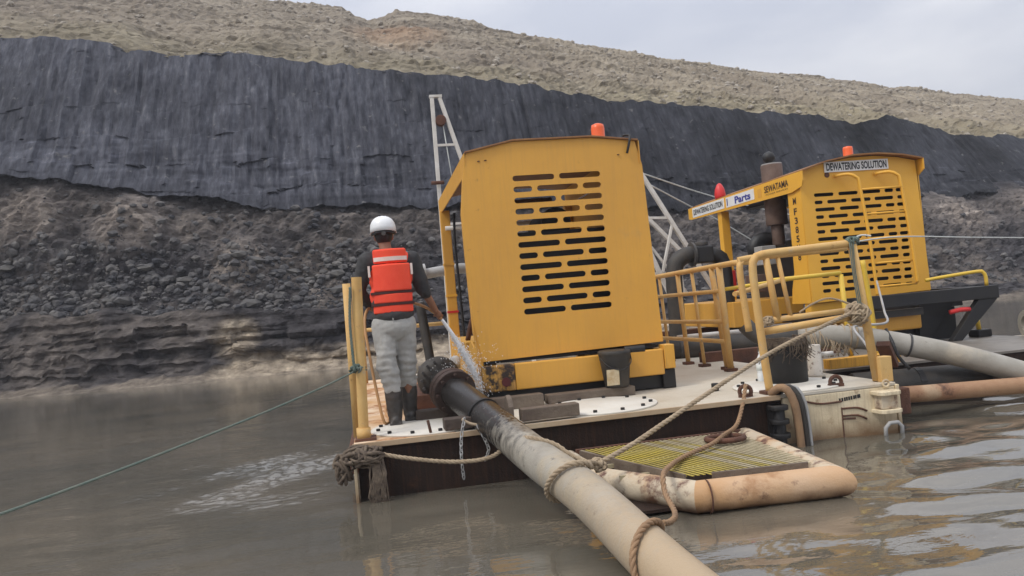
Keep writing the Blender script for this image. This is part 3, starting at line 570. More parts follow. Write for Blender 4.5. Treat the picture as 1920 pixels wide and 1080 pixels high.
def build_pump():
    t=thing('centrifugal_pump','wet black centrifugal pump at the inlet end, left of the yellow housing','pump',(.55,8.2,DZ))
    mb=MB().lathe((.58,8.2,.74),[(.08,-.16),(.17,-.15),(.22,-.08),(.23,0),(.22,.08),(.17,.15),(.08,.16)],24,(0,1,0)); obj('volute',mb,'blackmud',t)
    obj('discharge_neck',MB().tube(spline([(.52,8.3,.85),(.50,8.35,1.1),(.46,8.4,1.55)],.08),.05,14),'blackmud',t)
    obj('suction_neck',MB().cyl((.62,7.35,.72),(.60,8.05,.72),.13,18),'pipewet',t)
    obj('bearing_frame',MB().box((.42,8.35,.62),(.78,9.2,.82)),'iron',t,.02)
    obj('foot_plate',MB().box((.3,8.0,.452),(.85,9.3,.60)),'rust',t,.01)
    for k in range(14):
        a=2*math.pi*k/14; c=Vector((.58+.19*math.cos(a),8.055,.74+.19*math.sin(a)))
        if k==0: b0=obj('bolt',MB().tube([c,c+Vector((0,-.05,0))],.016,6,smooth=False),'iron',t); c0=c
        else: clone(b0,c-c0,t)
    obj('priming_pot',MB().lathe((.80,8.5,.80),[(.05,0),(.055,.12),(.02,.14)],14),'white',t)
    g=thing('flanged_pipe_stub','grey flanged pipe pointing left beside the worker\'s right shoulder','pipe',(.75,11.2,DZ))
    obj('pipe',MB().tube(spline([(.35,11.2,1.93),(.8,11.2,2.0),(1.35,11.2,2.02),(1.5,11.2,1.8),(1.5,11.2,.6)],.1),.075,16),'grey',g)
    obj('flange',MB().ring((.62,11.2,2.0),(.66,11.2,2.005),.13,.07),'grey',g)
    obj('flange',MB().ring((.70,11.2,2.008),(.74,11.2,2.012),.13,.07),'grey',g)
build_pump()
# ================================================================== SECOND PUMP UNIT AND ITS BARGE
def rows2():
    H=[]; w=1.06
    for i in range(14):
        z=2.645-i*.108
        A=[(0,.30),(.37,.67),(.72,1.02),(1.08,1.22),(1.255,1.39)] if i%2==0 else [(0,.125),(.19,.49),(.555,.86),(.915,1.21),(1.27,1.385)]
        for a,b in A: H.append(slot(6.385+a*w,6.385+b*w,z,.052))
    return H
def build_unit2():
    u=thing('pump_unit','bright yellow pump set with ladder and DEWATERING SOLUTION sign on its own barge','pump set',(7.15,10.3,.95))
    out=[(6.20,1.08),(6.18,2.86),(6.20,3.0),(6.55,3.10),(7.0,3.165),(7.4,3.17),(7.8,3.13),(8.08,3.07),(8.09,2.85),(8.14,1.12)]
    panel('end_panel',out,rows2(),'yellow_new',u,10.3,.012)
    top=[(6.185,3.02),(6.55,3.125),(7.0,3.195),(7.4,3.20),(7.8,3.16),(8.13,3.09)]
    mb=MB().prism(top+[(x,z-.02) for x,z in top[::-1]],'y',10.17,14.3); obj('roof',mb,'roofedge',u)
    fa=obj('roof_fascia',MB().prism([(10.18,3.0),(14.3,3.0),(14.3,2.80),(14.2,2.78),(10.5,2.73),(10.22,2.78),(10.18,2.86)],'x',6.155,6.175),'yellow_new',u)
    obj('roof_fascia',MB().prism([(10.17,3.08),(14.3,3.08),(14.3,2.86),(10.3,2.84),(10.17,2.92)],'x',8.115,8.135),'yellow_new',u,0,'curled right roof fascia')
    # side strips of lettering: white label towards the far end, dark name towards the near end
    def plate(y0,y1,z0,z1,m='sign',x=6.151): return obj('label_plate',MB().box((x,y0,z0),(6.1545,y1,z1)),m,fa)
    R=(0,-1,0); U=(0,0,1)
    plate(12.72,14.1,2.805,2.985); text('lettering','DEWATERING SOLUTION','ink',fa,(6.149,14.04,2.845),R,U,1.26,.105,.02)
    plate(11.62,12.64,2.80,2.975)
    text('lettering','1','inkblue',fa,(6.149,12.6,2.83),R,U,.03,.12); text('lettering','Parts','inkblue',fa,(6.149,12.3,2.825),R,U,.56,.12,.03)
    obj('orange_square',MB().box((6.151,11.38,2.80),(6.1545,11.5,2.94)),'yellow',fa)
    text('lettering','SEWATAMA','inkbrown',fa,(6.152,11.28,2.84),R,U,.72,.105,.02)
    text('lettering','POWER SERVICES','inkbrown',fa,(6.152,11.24,2.795),R,U,.66,.022,.0)
    # left corner column with vertical serial letters
    cc=obj('corner_column',MB().prism([(10.31,1.08),(10.82,1.08),(10.78,1.3),(10.68,1.55),(10.66,2.74),(10.31,2.76)],'x',6.185,6.20),'yellow_new',u)
    for i,ch in enumerate('MF385H8'):
        z=2.58-i*.135 if i else 2.60
        text('lettering',ch,'inkbrown',cc,(6.183,10.53,z-.05),R,U,.085,.10,.025)
    obj('column_flange',MB().box((6.203,10.64,1.1),(6.33,10.66,2.75)),'yellow_new',u)
    obj('side_panel',MB().box((8.12,10.31,1.1),(8.135,13.2,2.84)),'yellow_new',u)
    po=obj('post',MB().box((6.19,12.95,1.05),(6.34,13.1,2.775)),'yellow_new',u,.006)
    obj('label_plate',MB().box((6.186,12.97,1.45),(6.1895,13.06,1.95)),'sign',po)
    obj('post',MB().box((7.98,12.95,1.05),(8.11,13.1,2.79)),'yellow_new',u,.006)
    obj('lamp',MB().lathe((6.30,13.15,3.0),[(.09,0),(.1,.1),(.085,.2),(.05,.28),(.015,.31)],16),'red',u,0,'red pointed lamp at the far end of the roof')
    bc=obj('beacon',MB().lathe((7.17,10.55,3.17),[(.07,0),(.078,.03),(.07,.045),(.072,.17),(.064,.2),(.02,.21)],18),'orange',u)
    # engine bay
    eng=MB(); eng.box((6.6,11.2,1.08),(7.6,12.9,1.9)); eng.box((6.7,11.3,1.9),(7.5,12.7,2.1)); obj('engine',eng,'black',u,.02)
    obj('radiator',MB().box((6.32,10.5,1.1),(8.0,10.72,2.72)),'black',u,.01)
    obj('bay_shade',MB().box((6.5,10.75,2.74),(8.0,12.6,2.80)),'black',u)
    st=MB(); st.cyl((6.47,11.55,2.35),(6.46,11.55,3.33),.17,22); st.cyl((6.47,11.55,2.02),(6.47,11.55,2.35),.10,18); obj('exhaust_silencer',st,'stack',u,.012)
    obj('exhaust_cap',MB().lathe((6.40,11.5,3.44),[(.01,-.1),(.085,-.06),(.1,0),(.08,.07),(.01,.1)],14,(.5,-.6,.5)),'black',u)
    obj('silencer_collar',MB().ring((6.463,11.55,3.28),(6.463,11.55,3.345),.16,.06),'grey',u)
    obj('air_hose',MB().tube(spline([(6.2,11.7,1.75),(6.1,11.7,2.0),(6.25,11.7,2.15),(6.5,11.7,2.1)],.06),.11,14),'black',u)
    obj('control_box',MB().box((6.05,11.35,1.72),(6.3,11.6,2.02)),'grey',u,.01)
    obj('control_box',MB().box((5.9,11.35,1.3),(6.12,11.7,1.58)),'stack',u,.01)
    obj('red_valve',MB().cyl((5.6,11.6,1.35),(5.6,11.6,1.68),.09,14),'red',u,.01)
    obj('base_tank',MB().box((5.4,11.2,.78),(6.6,13.6,1.18)),'yellow',u,.015)
    obj('base_beam',MB().box((6.2,10.35,.93),(8.12,10.5,1.075)),'yellow_new',u)
    obj('round_plug',MB().cyl((6.62,10.293,2.93),(6.62,10.285,2.93),.04,16),'rust',u)
    sg=obj('sign_plate',MB().box((6.58,10.275,2.965),(7.62,10.29,3.115)),'sign',u)
    text('lettering','DEWATERING SOLUTION','ink',sg,(6.61,10.274,2.985),(1,0,0),(0,0,1),.98,.112,.03)
    # ladder
    la=thing('ladder','yellow tube ladder hung on the end panel of the pump set with the sign','ladder',(7.2,10.1,1.0))
    def lr(dx):
        return [(6.72+dx,10.27,2.90),(6.86+dx,10.14,2.90),(6.95+dx,10.09,2.84),(6.985+dx,10.08,2.72),(7.05+dx,10.06,1.9),(7.08+dx,10.05,1.12 if dx<.3 else 1.25)]
    r0=obj('side_rail',MB().tube(spline(lr(0),.05),.024,8),'yellow_new',la); obj('side_rail',MB().tube(spline(lr(.66),.05),.024,8),'yellow_new',la)
    for i,z in enumerate((2.66,2.30,1.94,1.58,1.24)):
        x=6.99+(2.72-z)*.065; P=[(x,10.075,z),(x+.66,10.075,z)]
        obj('rung',MB().tube(P,.016,8),'yellow_new',la)
    return u
build_unit2()
def build_barge2():
    b=thing('pontoon_barge','low second pontoon barge carrying the pump set with the sign','barge',(8.5,11,0))
    obj('hull',MB().box((4.9,8.0,-.4),(8.7,15.5,.36)),'hulldark',b)
    obj('hull',MB().box((8.72,8.0,-.4),(13,9.5,.36)),'hulldark',b); obj('deck_plate',MB().box((8.723,7.98,.363),(13.02,9.52,.393)),'pipegrey',b,.004)
    obj('deck_plate',MB().box((4.88,7.98,.363),(8.72,15.52,.395)),mat('grey_wet_deck',(.22,.2,.175),(.13,.115,.1),1.5,1,.4,bump=.1),b,.004)
    obj('rust_beam',MB().box((4.2,9.7,.36),(6.2,9.85,.58)),'rust',b,.008)
    obj('base_channel',MB().box((4.86,7.85,.42),(5.75,7.97,.53)),'yellow_base',b,.006)
    obj('rust_beam',MB().box((3.9,12.6,.40),(6.4,12.8,.75)),'rust',b,.008)
    f=thing('skid_platform','black flared steel skid platform under the second pump set','skid',(7.6,11,.4))
    obj('cross_beam',MB().box((6.35,9.55,.945),(8.62,9.72,1.125)),'black',f,.008)
    obj('side_beam',MB().box((8.45,9.73,.945),(8.61,14,1.12)),'black',f,.008)
    obj('side_beam',MB().box((6.2,9.8,.80),(6.34,14,.92)),'black',f,.008)
    obj('end_bracket',MB().prism([(8.61,.943),(8.30,.943),(7.82,.40),(7.98,.395)],'y',9.57,9.66),'black',f,.004)
    obj('end_bracket',MB().prism([(8.20,.943),(7.6,.943),(7.58,.40),(7.72,.40),(7.9,.60)],'y',9.9,10.0),'black',f,.004)
    obj('platform',MB().box((6.2,10.0,.86),(8.4,14,.93)),'black',f)
    obj('fuel_tank',MB().box((6.35,9.85,.60),(7.6,11.2,.83)),'yellow',f,.03)
    obj('tank_shield',MB().box((6.4,9.74,.80),(7.55,9.84,.90)),'iron',f,.004)
    obj('runner',MB().box((6.3,10.0,.40),(7.7,13.8,.595)),'black',f)
    obj('dark_infill',MB().box((7.5,10.02,.40),(8.28,10.06,.855)),'black',f,.004); obj('red_handle',MB().tube(spline([(7.86,9.62,.80),(8.0,9.58,.825),(8.16,9.6,.82)],.04),.032,10),'red',f)  # black sheet added to fill the dark gap between the end brackets
    r=thing('guard_rail','short yellow guard rail at the right end of the black skid','railing',(8.2,9.7,1.1))
    obj('rail_tube',MB().tube(spline([(7.75,9.9,1.27),(7.9,9.85,1.29),(8.38,9.66,1.335),(8.46,9.63,1.32),(8.49,9.62,1.25),(8.49,9.62,1.125)],.05),.025,10),'lemon',r)
    p=thing('marker_post','short yellow post in a black footing right of the black skid','post',(8.5,9.8,.395))
    obj('tube',MB().cyl((8.5,9.85,.47),(8.47,9.85,.75),.032,12),'lemon',p); obj('footing',MB().box((8.4,9.75,.397),(8.62,9.95,.5)),'black',p,.01)
    e=thing('flanged_pipe_end','grey flanged pipe end lying at the far right on the second barge','pipe',(9.4,9.2,.395))
    obj('pipe',MB().cyl((8.86,9.35,.55),(10.4,8.9,.55),.15,20),'pipegrey',e); obj('flange',MB().ring((8.82,9.36,.55),(8.88,9.345,.55),.2,.12),'pipegrey',e)
    d=thing('black_tank','round black tank lying under the grey pipe, half hidden','tank',(5.5,7.2,0))
    obj('drum',MB().cyl((4.95,7.6,.22),(6.35,7.35,.22),.17,20),'blackmud',d,.01); obj('strap',MB().ring((5.6,7.484,.22),(5.66,7.473,.22),.176,.16),'black',d)
build_barge2()
# bright yellow gate on the second barge's near edge
g=thing('yellow_gate','lemon yellow tube gate between the two pontoons','gate',(5.0,8.0,.4))
obj('post',MB().tube([(5.25,8.02,.42),(5.21,8.02,1.46)],.028,10),'lemon',g); obj('post',MB().tube(spline([(5.56,8.02,.40),(5.56,8.02,.9),(5.50,8.02,1.6)],.1),.028,10),'lemon',g)
obj('top_bar',MB().tube([(4.35,8.02,1.46),(5.21,8.02,1.475)],.025,10),'lemon',g)
def pipe_mat():
    # mud coating differs along the pipe: wet black at the pump, grey splash coat, tan mud near the water
    m=mat('mud_coated_pipe',(.36,.335,.285),(.25,.228,.19),4,.9,.5,bump=.2,spots=[((.40,.33,.23),2.5,.52,.72),((.12,.11,.1),18,.60,.72)]); nt=m.node_tree; N=nt.nodes.new; L=nt.links.new
    b=nt.nodes['Principled BSDF']; src=b.inputs['Base Color'].links[0].from_socket; rsrc=b.inputs['Roughness'].links[0].from_socket
    tc=N('ShaderNodeTexCoord'); sp=N('ShaderNodeSeparateXYZ'); L(tc.outputs['Object'],sp.inputs[0])
    mp=N('ShaderNodeMapping'); mp.inputs['Scale'].default_value=(9,9,2.2); L(tc.outputs['Object'],mp.inputs['Vector'])
    n=N('ShaderNodeTexNoise'); n.inputs['Scale'].default_value=2.2; n.inputs['Detail'].default_value=8; n.inputs['Roughness'].default_value=.7; L(mp.outputs[0],n.inputs['Vector'])
    def edge(lo,hi,k,c2,c1):
        a=N('ShaderNodeMath'); a.operation='MULTIPLY_ADD'; L(n.outputs['Fac'],a.inputs[0]); a.inputs[1].default_value=k; L(sp.outputs['Y'],a.inputs[2])
        r=N('ShaderNodeMapRange'); r.inputs['From Min'].default_value=lo; r.inputs['From Max'].default_value=hi; L(a.outputs[0],r.inputs['Value'])
        x=N('ShaderNodeMixRGB'); L(r.outputs[0],x.inputs['Fac'])
        for q,i in ((c1,'Color1'),(c2,'Color2')):
            if isinstance(q,tuple): x.inputs[i].default_value=(*q,1)
            else: L(q,x.inputs[i])
        return x.outputs[0],r.outputs[0]
    c,_=edge(-1.6,-.2,1.7,src,(.41,.31,.20))
    c,f=edge(.35,.95,1.9,(.026,.024,.023),c)
    L(c,b.inputs['Base Color'])
    q=N('ShaderNodeMath'); q.operation='MULTIPLY_ADD'; L(f,q.inputs[0]); q.inputs[1].default_value=-.28; L(rsrc,q.inputs[2]); L(q.outputs[0],b.inputs['Roughness'])
    return m
def pipes():
    # main discharge pipe, floats out towards the camera
    path=[(.60,7.20,.735),(.63,7.02,.70),(.86,6.2,.50),(1.03,5.4,.345),(1.18,4.6,.235),(1.27,3.6,.10),(1.32,2.7,.05),(1.33,1.6,.04)]
    P=spline(path,.05); t=thing('discharge_pipe','long discharge pipe running from the pump to the foreground water, black then grey then tan','pipe',(.9,6,0))
    obj('pipe_body',MB().tube(P,.138,28),pipe_mat(),t)
    d=(P[8]-P[2]).normalized(); c=Vector((.625,7.04,.70))
    fl=obj('flange',MB().ring(c-d*.03,c+d*.03,.205,.12,32),'darkrust',t,.006)
    for k in range(8):
        u=d.orthogonal().normalized(); w=d.cross(u); a=2*math.pi*k/8; q=c+d*.03+(u*math.cos(a)+w*math.sin(a))*.172
        if k==0: b0=obj('bolt',MB().tube([q,q+d*.035],.016,6,smooth=False),'darkrust',fl); q0=q
        else: clone(b0,q-q0,fl)
    obj('flange',MB().ring(c-d*.1,c-d*.04,.205,.12,32),'darkrust',t,.006)
    obj('strap',MB().ring(Vector((.80,6.42,.555)),Vector((.807,6.395,.549)),.145,.13,32),'black',t)
    cl=MB().prism([(6.34,.455),(6.34,.60),(6.38,.665),(6.46,.69),(6.54,.66),(6.58,.58),(6.58,.455)],'x',1.0,1.045); obj('saddle',cl,'woodtop',t,.01,'muddy saddle plate on the right of the pipe')
    # big grey pipe on the right
    P=spline([(4.45,7.72,.825),(4.67,7.6,.82),(5.07,7.5,.76),(5.5,7.4,.65),(5.96,7.2,.5),(6.51,7.0,.28),(7.11,6.8,.02),(7.7,6.6,-.2)],.06)
    t=thing('delivery_pipe','thick grey delivery pipe leaving the frame on the right','pipe',(5,7,.3))
    obj('pipe_section',MB().tube(P,.118,26),'pipegrey',t)
    for k,i in enumerate((17,)):
        obj('tie',MB().ring(P[min(i,len(P)-2)],P[min(i,len(P)-2)]+(P[min(i+1,len(P)-1)]-P[min(i,len(P)-2)]).normalized()*.02,.126,.11,24),'iron',t)
    t=thing('float_pipe','rust-stained horizontal float pipe at the right edge','pipe',(6.4,6.9,0))
    obj('pipe_section',MB().tube([(5.0,6.98,.21),(5.32,6.95,.20),(9.5,6.6,.12)],.083,20),'rustpipe',t); obj('end_cap',MB().cyl((4.93,6.99,.212),(5.03,6.978,.21),.1,20),'rust',t,.01)
pipes()
def valve():
    t=thing('discharge_elbow','black pipe elbow with valve block behind the railing','pipe elbow',(4.9,11.5,.4))
    P=spline([(4.58,11.5,.4),(4.60,11.5,1.2),(4.62,11.5,1.7),(4.70,11.5,1.9),(4.86,11.5,1.98),(5.0,11.5,1.98)],.06); obj('pipe',MB().tube(P,.13,18),'blackmud',t)
    obj('pipe',MB().tube(spline([(5.22,11.5,1.96),(5.36,11.5,1.92),(5.45,11.5,1.78),(5.46,11.5,1.2),(5.46,11.5,.5)],.06),.125,18),'black',t)
    obj('valve_body',MB().box((4.98,11.36,1.83),(5.26,11.64,2.10)),'black',t,.03)
    obj('valve_cap',MB().cyl((5.12,11.5,2.10),(5.12,11.5,2.17),.1,16),'iron',t,.008)
    obj('flange',MB().ring((4.93,11.5,1.98),(4.965,11.5,1.98),.19,.12),'iron',t)
    c=thing('black_hose','thick black suction hose lying across behind the railing','hose',(5,10.6,.4))
    obj('hose',MB().tube(spline([(3.9,10.9,.60),(4.5,10.7,.58),(5.2,10.5,.58),(6.1,10.3,.6)],.1),.17,18),'blackmud',c)
    for x in (4.3,4.75,5.2): obj('clamp',MB().ring((x,10.76-(x-4.3)*.26,.588),(x+.04,10.75-(x-4.3)*.26,.588),.18,.16),'iron',c)
    f=thing('black_hose','short black rubber hose elbow joined to the thick grey pipe','hose',(4.1,7.6,.4))
    obj('hose',MB().tube(spline([(3.98,8.0,1.0),(4.05,7.95,.90),(4.15,7.85,.82),(4.3,7.8,.815),(4.5,7.70,.825)],.05),.09,14),'blackmud',f)
valve()
# ================================================================== INTAKE CAGE
def cage():
    t=thing('intake_screen','floating intake screen of fat tan pipes around a yellow-streaked bar grating','intake screen',(2.2,5.6,0))
    z=.105; r=.103; A=(1.45,6.25,z);B=(1.45,5.55,z);C=(1.93,4.76,z);D=(2.86,4.69,z);E=(2.99,6.2,z+.02)
    pts=[Vector(p) for p in (A,B,C,D,E)]; n=22; full=MB(); v=[]; 
    for i,p in enumerate(pts):
        ti=(pts[i]-pts[i-1]).normalized() if i else (pts[1]-pts[0]).normalized(); to=(pts[i+1]-p).normalized() if i<4 else ti
        t2=(ti+to).normalized(); sd=t2.cross(Vector((0,0,1))).normalized(); k=1/max(.5,t2.dot(to))
        v.append([p+sd*math.cos(2*math.pi*q/n)*r*k+Vector((0,0,1))*math.sin(2*math.pi*q/n)*r for q in range(n)])
    def seg(i0,i1,steps=8):
        mb=MB(); V=[]; F=[]
        for i in range(i0,i1):
            for st in range(steps+(i==i1-1)):
                V+=[v[i][q].lerp(v[i+1][q],st/steps) for q in range(n)]
        for i in range(len(V)//n-1):
            for q in range(n): F.append((i*n+q,i*n+(q+1)%n,(i+1)*n+(q+1)%n,(i+1)*n+q))
        return mb.add(V,F,True)
    obj('float_pipe',seg(0,2),'floatwhite',t,0,'peeling white and brown left float pipe'); obj('float_pipe',seg(2,3),'floattan',t,0,'smooth orange-tan front float pipe'); obj('float_pipe',seg(3,4),'floatwhite',t,0,'peeling cream right float pipe')
    obj('weld_ring',MB().ring((1.99,4.735,z),(1.998,4.734,z),r+.004,r-.01,24),'rust',t)
    obj('edge_board',MB().beam((1.50,6.05,.185),(1.90,4.86,.185),.02,.10),'woodtop',t,.004); obj('edge_board',MB().beam((2.08,4.845,.205),(2.74,4.79,.205),.02,.05),'woodtop',t,.004)
    obj('back_bar',MB().box((1.5,6.16,.17),(2.95,6.2,.22)),'rust',t)
    # grating bars run front to back, slightly askew, each its own part; the middle ones carry yellow paint
    def inside(p): return 4.85-(p.x-2.0)*.07<p.y<6.15 and p.x<2.78+.06*(p.y-4.7) and p.x>1.55+(6.0-p.y)*.327
    for i in range(44):
        P0=Vector((1.18+i*.0395,6.145,.215)); d=Vector((.27,-1,0)); ks=[k*.02 for k in range(68) if inside(P0+d*k*.02)]
        if len(ks)<4: continue
        obj('grating_bar',MB().beam(P0+d*ks[0],P0+d*ks[-1],.017,.004),'slaty' if (9<i<22 or i in (24,25,28)) else 'slat',t)
    for y in (5.2,5.6,5.95): obj('cross_bar',MB().box((1.56,y,.165),(2.84,y+.02,.195)),'slat',t)
    obj('dark_backing',MB().box((1.5,4.83,.02),(2.86,6.15,.04)),'hulldark',t)  # added dark sheet, stands in for the darkness below the bars
    rg=tag(obj('steel_ring',MB().torus((2.62,5.78,.245),(0,.05,1),.145,.022,28,8),'rust'),'brown rusty steel ring resting on the screen bars','ring')
cage()
# ================================================================== RAILINGS
def rails():
    t=thing('railing','muddy yellow tube railing at the near right corner of the white deck','railing',(3.9,6.5,DZ)); R=.036
    obj('frame_tube',MB().tube(spline([(3.39,6.45,.46),(3.365,6.45,.8),(3.34,6.45,1.3),(3.335,6.45,1.58),(3.36,6.45,1.66),(3.44,6.45,1.70),(3.8,6.45,1.715),(4.32,6.45,1.735)],.08),R,12),'yellow_rail',t)
    obj('post',MB().tube([(4.455,6.45,.46),(4.33,6.45,1.75)],R+.004,12),'yellow_rail',t)
    obj('frame_tube',MB().tube(spline([(3.42,6.80,1.0),(3.39,6.80,1.4),(3.385,6.80,1.60),(3.41,6.80,1.66),(3.48,6.80,1.685),(4.5,6.8,1.71)],.08),R-.004,12),'yellow_rail',t)
    obj('post',MB().tube([(3.66,6.8,1.67),(3.72,6.8,1.08)],R-.004,12),'yellow_rail',t); obj('post',MB().tube([(3.78,6.8,1.68),(3.86,6.8,1.08)],.022,12),'yellow_rail',t)
    obj('rail_bar',MB().tube([(3.36,6.5,1.0),(4.42,6.47,1.07)],R-.002,12),'yellow_rail',t); obj('rail_bar',MB().tube([(3.62,6.8,1.085),(4.6,6.8,1.11)],R-.008,12),'yellow_rail',t)
    obj('rail_bar',MB().tube([(3.36,6.9,1.36),(4.4,7.9,1.45)],.024,12),'yellow_rail',t)
    obj('foot',MB().box((3.32,6.39,DZ),(3.46,6.52,DZ+.03)),'rust',t,.004)
    t=thing('railing','yellow tube railing running back along the right of the deck','railing',(3.95,9.3,DZ)); R=.03
    obj('rail_bar',MB().tube(spline([(4.12,8.02,1.69),(4.0,7.98,1.69),(3.95,8.06,1.69),(3.95,8.4,1.685),(3.95,10.9,1.65)],.1),R+.003,12),'yellow_rail',t)
    for z in (1.39,1.03,.80): obj('rail_bar',MB().tube([(3.95,8.45,z),(3.95,10.9,z-.02)],R-.004,10),'yellow_rail',t)
    for y,r,dx in ((8.45,.038,.03),(8.66,.034,.09),(9.72,.03,.04),(9.25,.022,.06),(10.4,.022,.05)):
        obj('post',MB().tube([(3.95+dx,y,.46),(3.95,y,1.67)],r,10),'yellow_rail',t); obj('foot',MB().box((3.89+dx,y-.06,DZ),(4.01+dx,y+.06,DZ+.035)),'rust',t)
    obj('post',MB().tube([(4.12,8.7,.46),(4.05,8.7,1.45)],.02,10),'lemon',t)
    obj('rail_bar',MB().tube([(3.95,8.5,1.40),(4.9,8.5,1.46)],.022,10),'lemon',t)
    obj('cross_tube',MB().tube([(3.98,10.0,.80),(4.9,10.0,.80)],.03,10),'white',t)
    t=thing('railing','paired upright yellow tubes of the left deck railing beside the worker','railing',(-.2,6.6,DZ)); R=.037
    obj('post',MB().tube([(-.19,6.47,.46),(-.145,6.45,1.78)],.042,14,False),'yellow_rail',t); obj('post',MB().tube([(-.245,6.60,.46),(-.235,6.60,1.74)],.034,12),'yellow_rail',t)
    obj('base_sleeve',MB().cyl((-.19,6.47,DZ),(-.189,6.47,DZ+.1),.058,14),'yellow_rail',t); obj('base_plate',MB().box((-.26,6.38,DZ),(-.09,6.56,DZ+.02)),'rust',t)
    obj('rail_bar',MB().tube([(-.24,6.6,1.22),(-.34,11.8,1.22)],.03,10),'yellow_rail',t); obj('post',MB().tube([(-.25,11.8,.46),(-.25,11.8,1.6)],.034,10),'yellow_rail',t)
    obj('rail_bar',MB().tube([(-.33,11.8,1.25),(1.0,11.8,1.25)],.03,10),'yellow_rail',t)
rails()
# ================================================================== MASTS AND CABLES
def masts():
    t=thing('gin_pole','white steel A-frame lifting mast standing behind the large yellow pump set','mast',(1.35,12.2,DZ))
    a=(1.13,12.2,4.82);b=(1.25,12.2,4.82)
    obj('leg',MB().beam(a,(1.1,12.2,.46),.07,.06),'white',t,.006); obj('leg',MB().beam(b,(2.42,12.2,.46),.07,.06),'white',t,.006)
    obj('cap_plate',MB().box((1.09,12.16,4.823),(1.29,12.24,4.86)),'white',t); obj('cross_bar',MB().beam((1.12,12.2,4.06),(1.45,12.2,4.06),.035,.035),'white',t); obj('cross_bar',MB().beam((1.13,12.2,2.8),(1.78,12.2,2.8),.035,.035),'white',t)
    obj('pulley',MB().cyl((1.24,12.14,4.45),(1.24,12.26,4.45),.085,18),'rust',t,.008); obj('hoist_cable',MB().tube([(1.27,12.2,4.4),(1.36,12.2,3.3)],.008,6),'ropewhite',t)
    obj('winch',MB().cyl((1.0,12.1,3.45),(1.2,12.1,3.45),.03,10),'rust',t)
    t=thing('lattice_boom','white lattice boom sloping down right between the two pump sets','boom',(5,12.3,.4))
    w=.075
    for n,(p,q) in enumerate((((4.35,12.3,3.75),(5.68,12.3,1.30)),((4.2,12.9,3.4),(5.45,12.9,2.0)),((4.1,12.3,3.3),(4.86,12.3,1.3)))):
        obj('chord',MB().beam(p,q,w,w-.01),'white',t,.004)
    for p,q in (((4.35,12.3,2.70),(4.98,12.3,2.66)),((5.0,12.3,2.60),(4.74,12.3,1.75)),((4.62,12.35,1.75),(5.5,12.35,1.75)),((4.62,12.4,2.2),(5.2,12.4,1.35)),((5.05,12.3,1.9),(5.08,12.3,1.35))):
        obj('brace',MB().beam(p,q,.045,.04),'white',t,.003)
    rope('stay_cable',[(4.81,13.0,3.55),(7.12,15.5,3.42),(9.46,17.5,3.23),(14,21,2.9)],.014,'ropewhite','upper thin white stay cable running behind the roof of the second pump set',twist=False,cat='cable')
    rope('stay_cable',[(4.89,13.0,3.36),(6.54,15.0,3.12),(7.55,16.0,2.91),(10,19,2.5)],.014,'ropewhite','lower thin white stay cable below the upper one',twist=False,cat='cable')
masts()
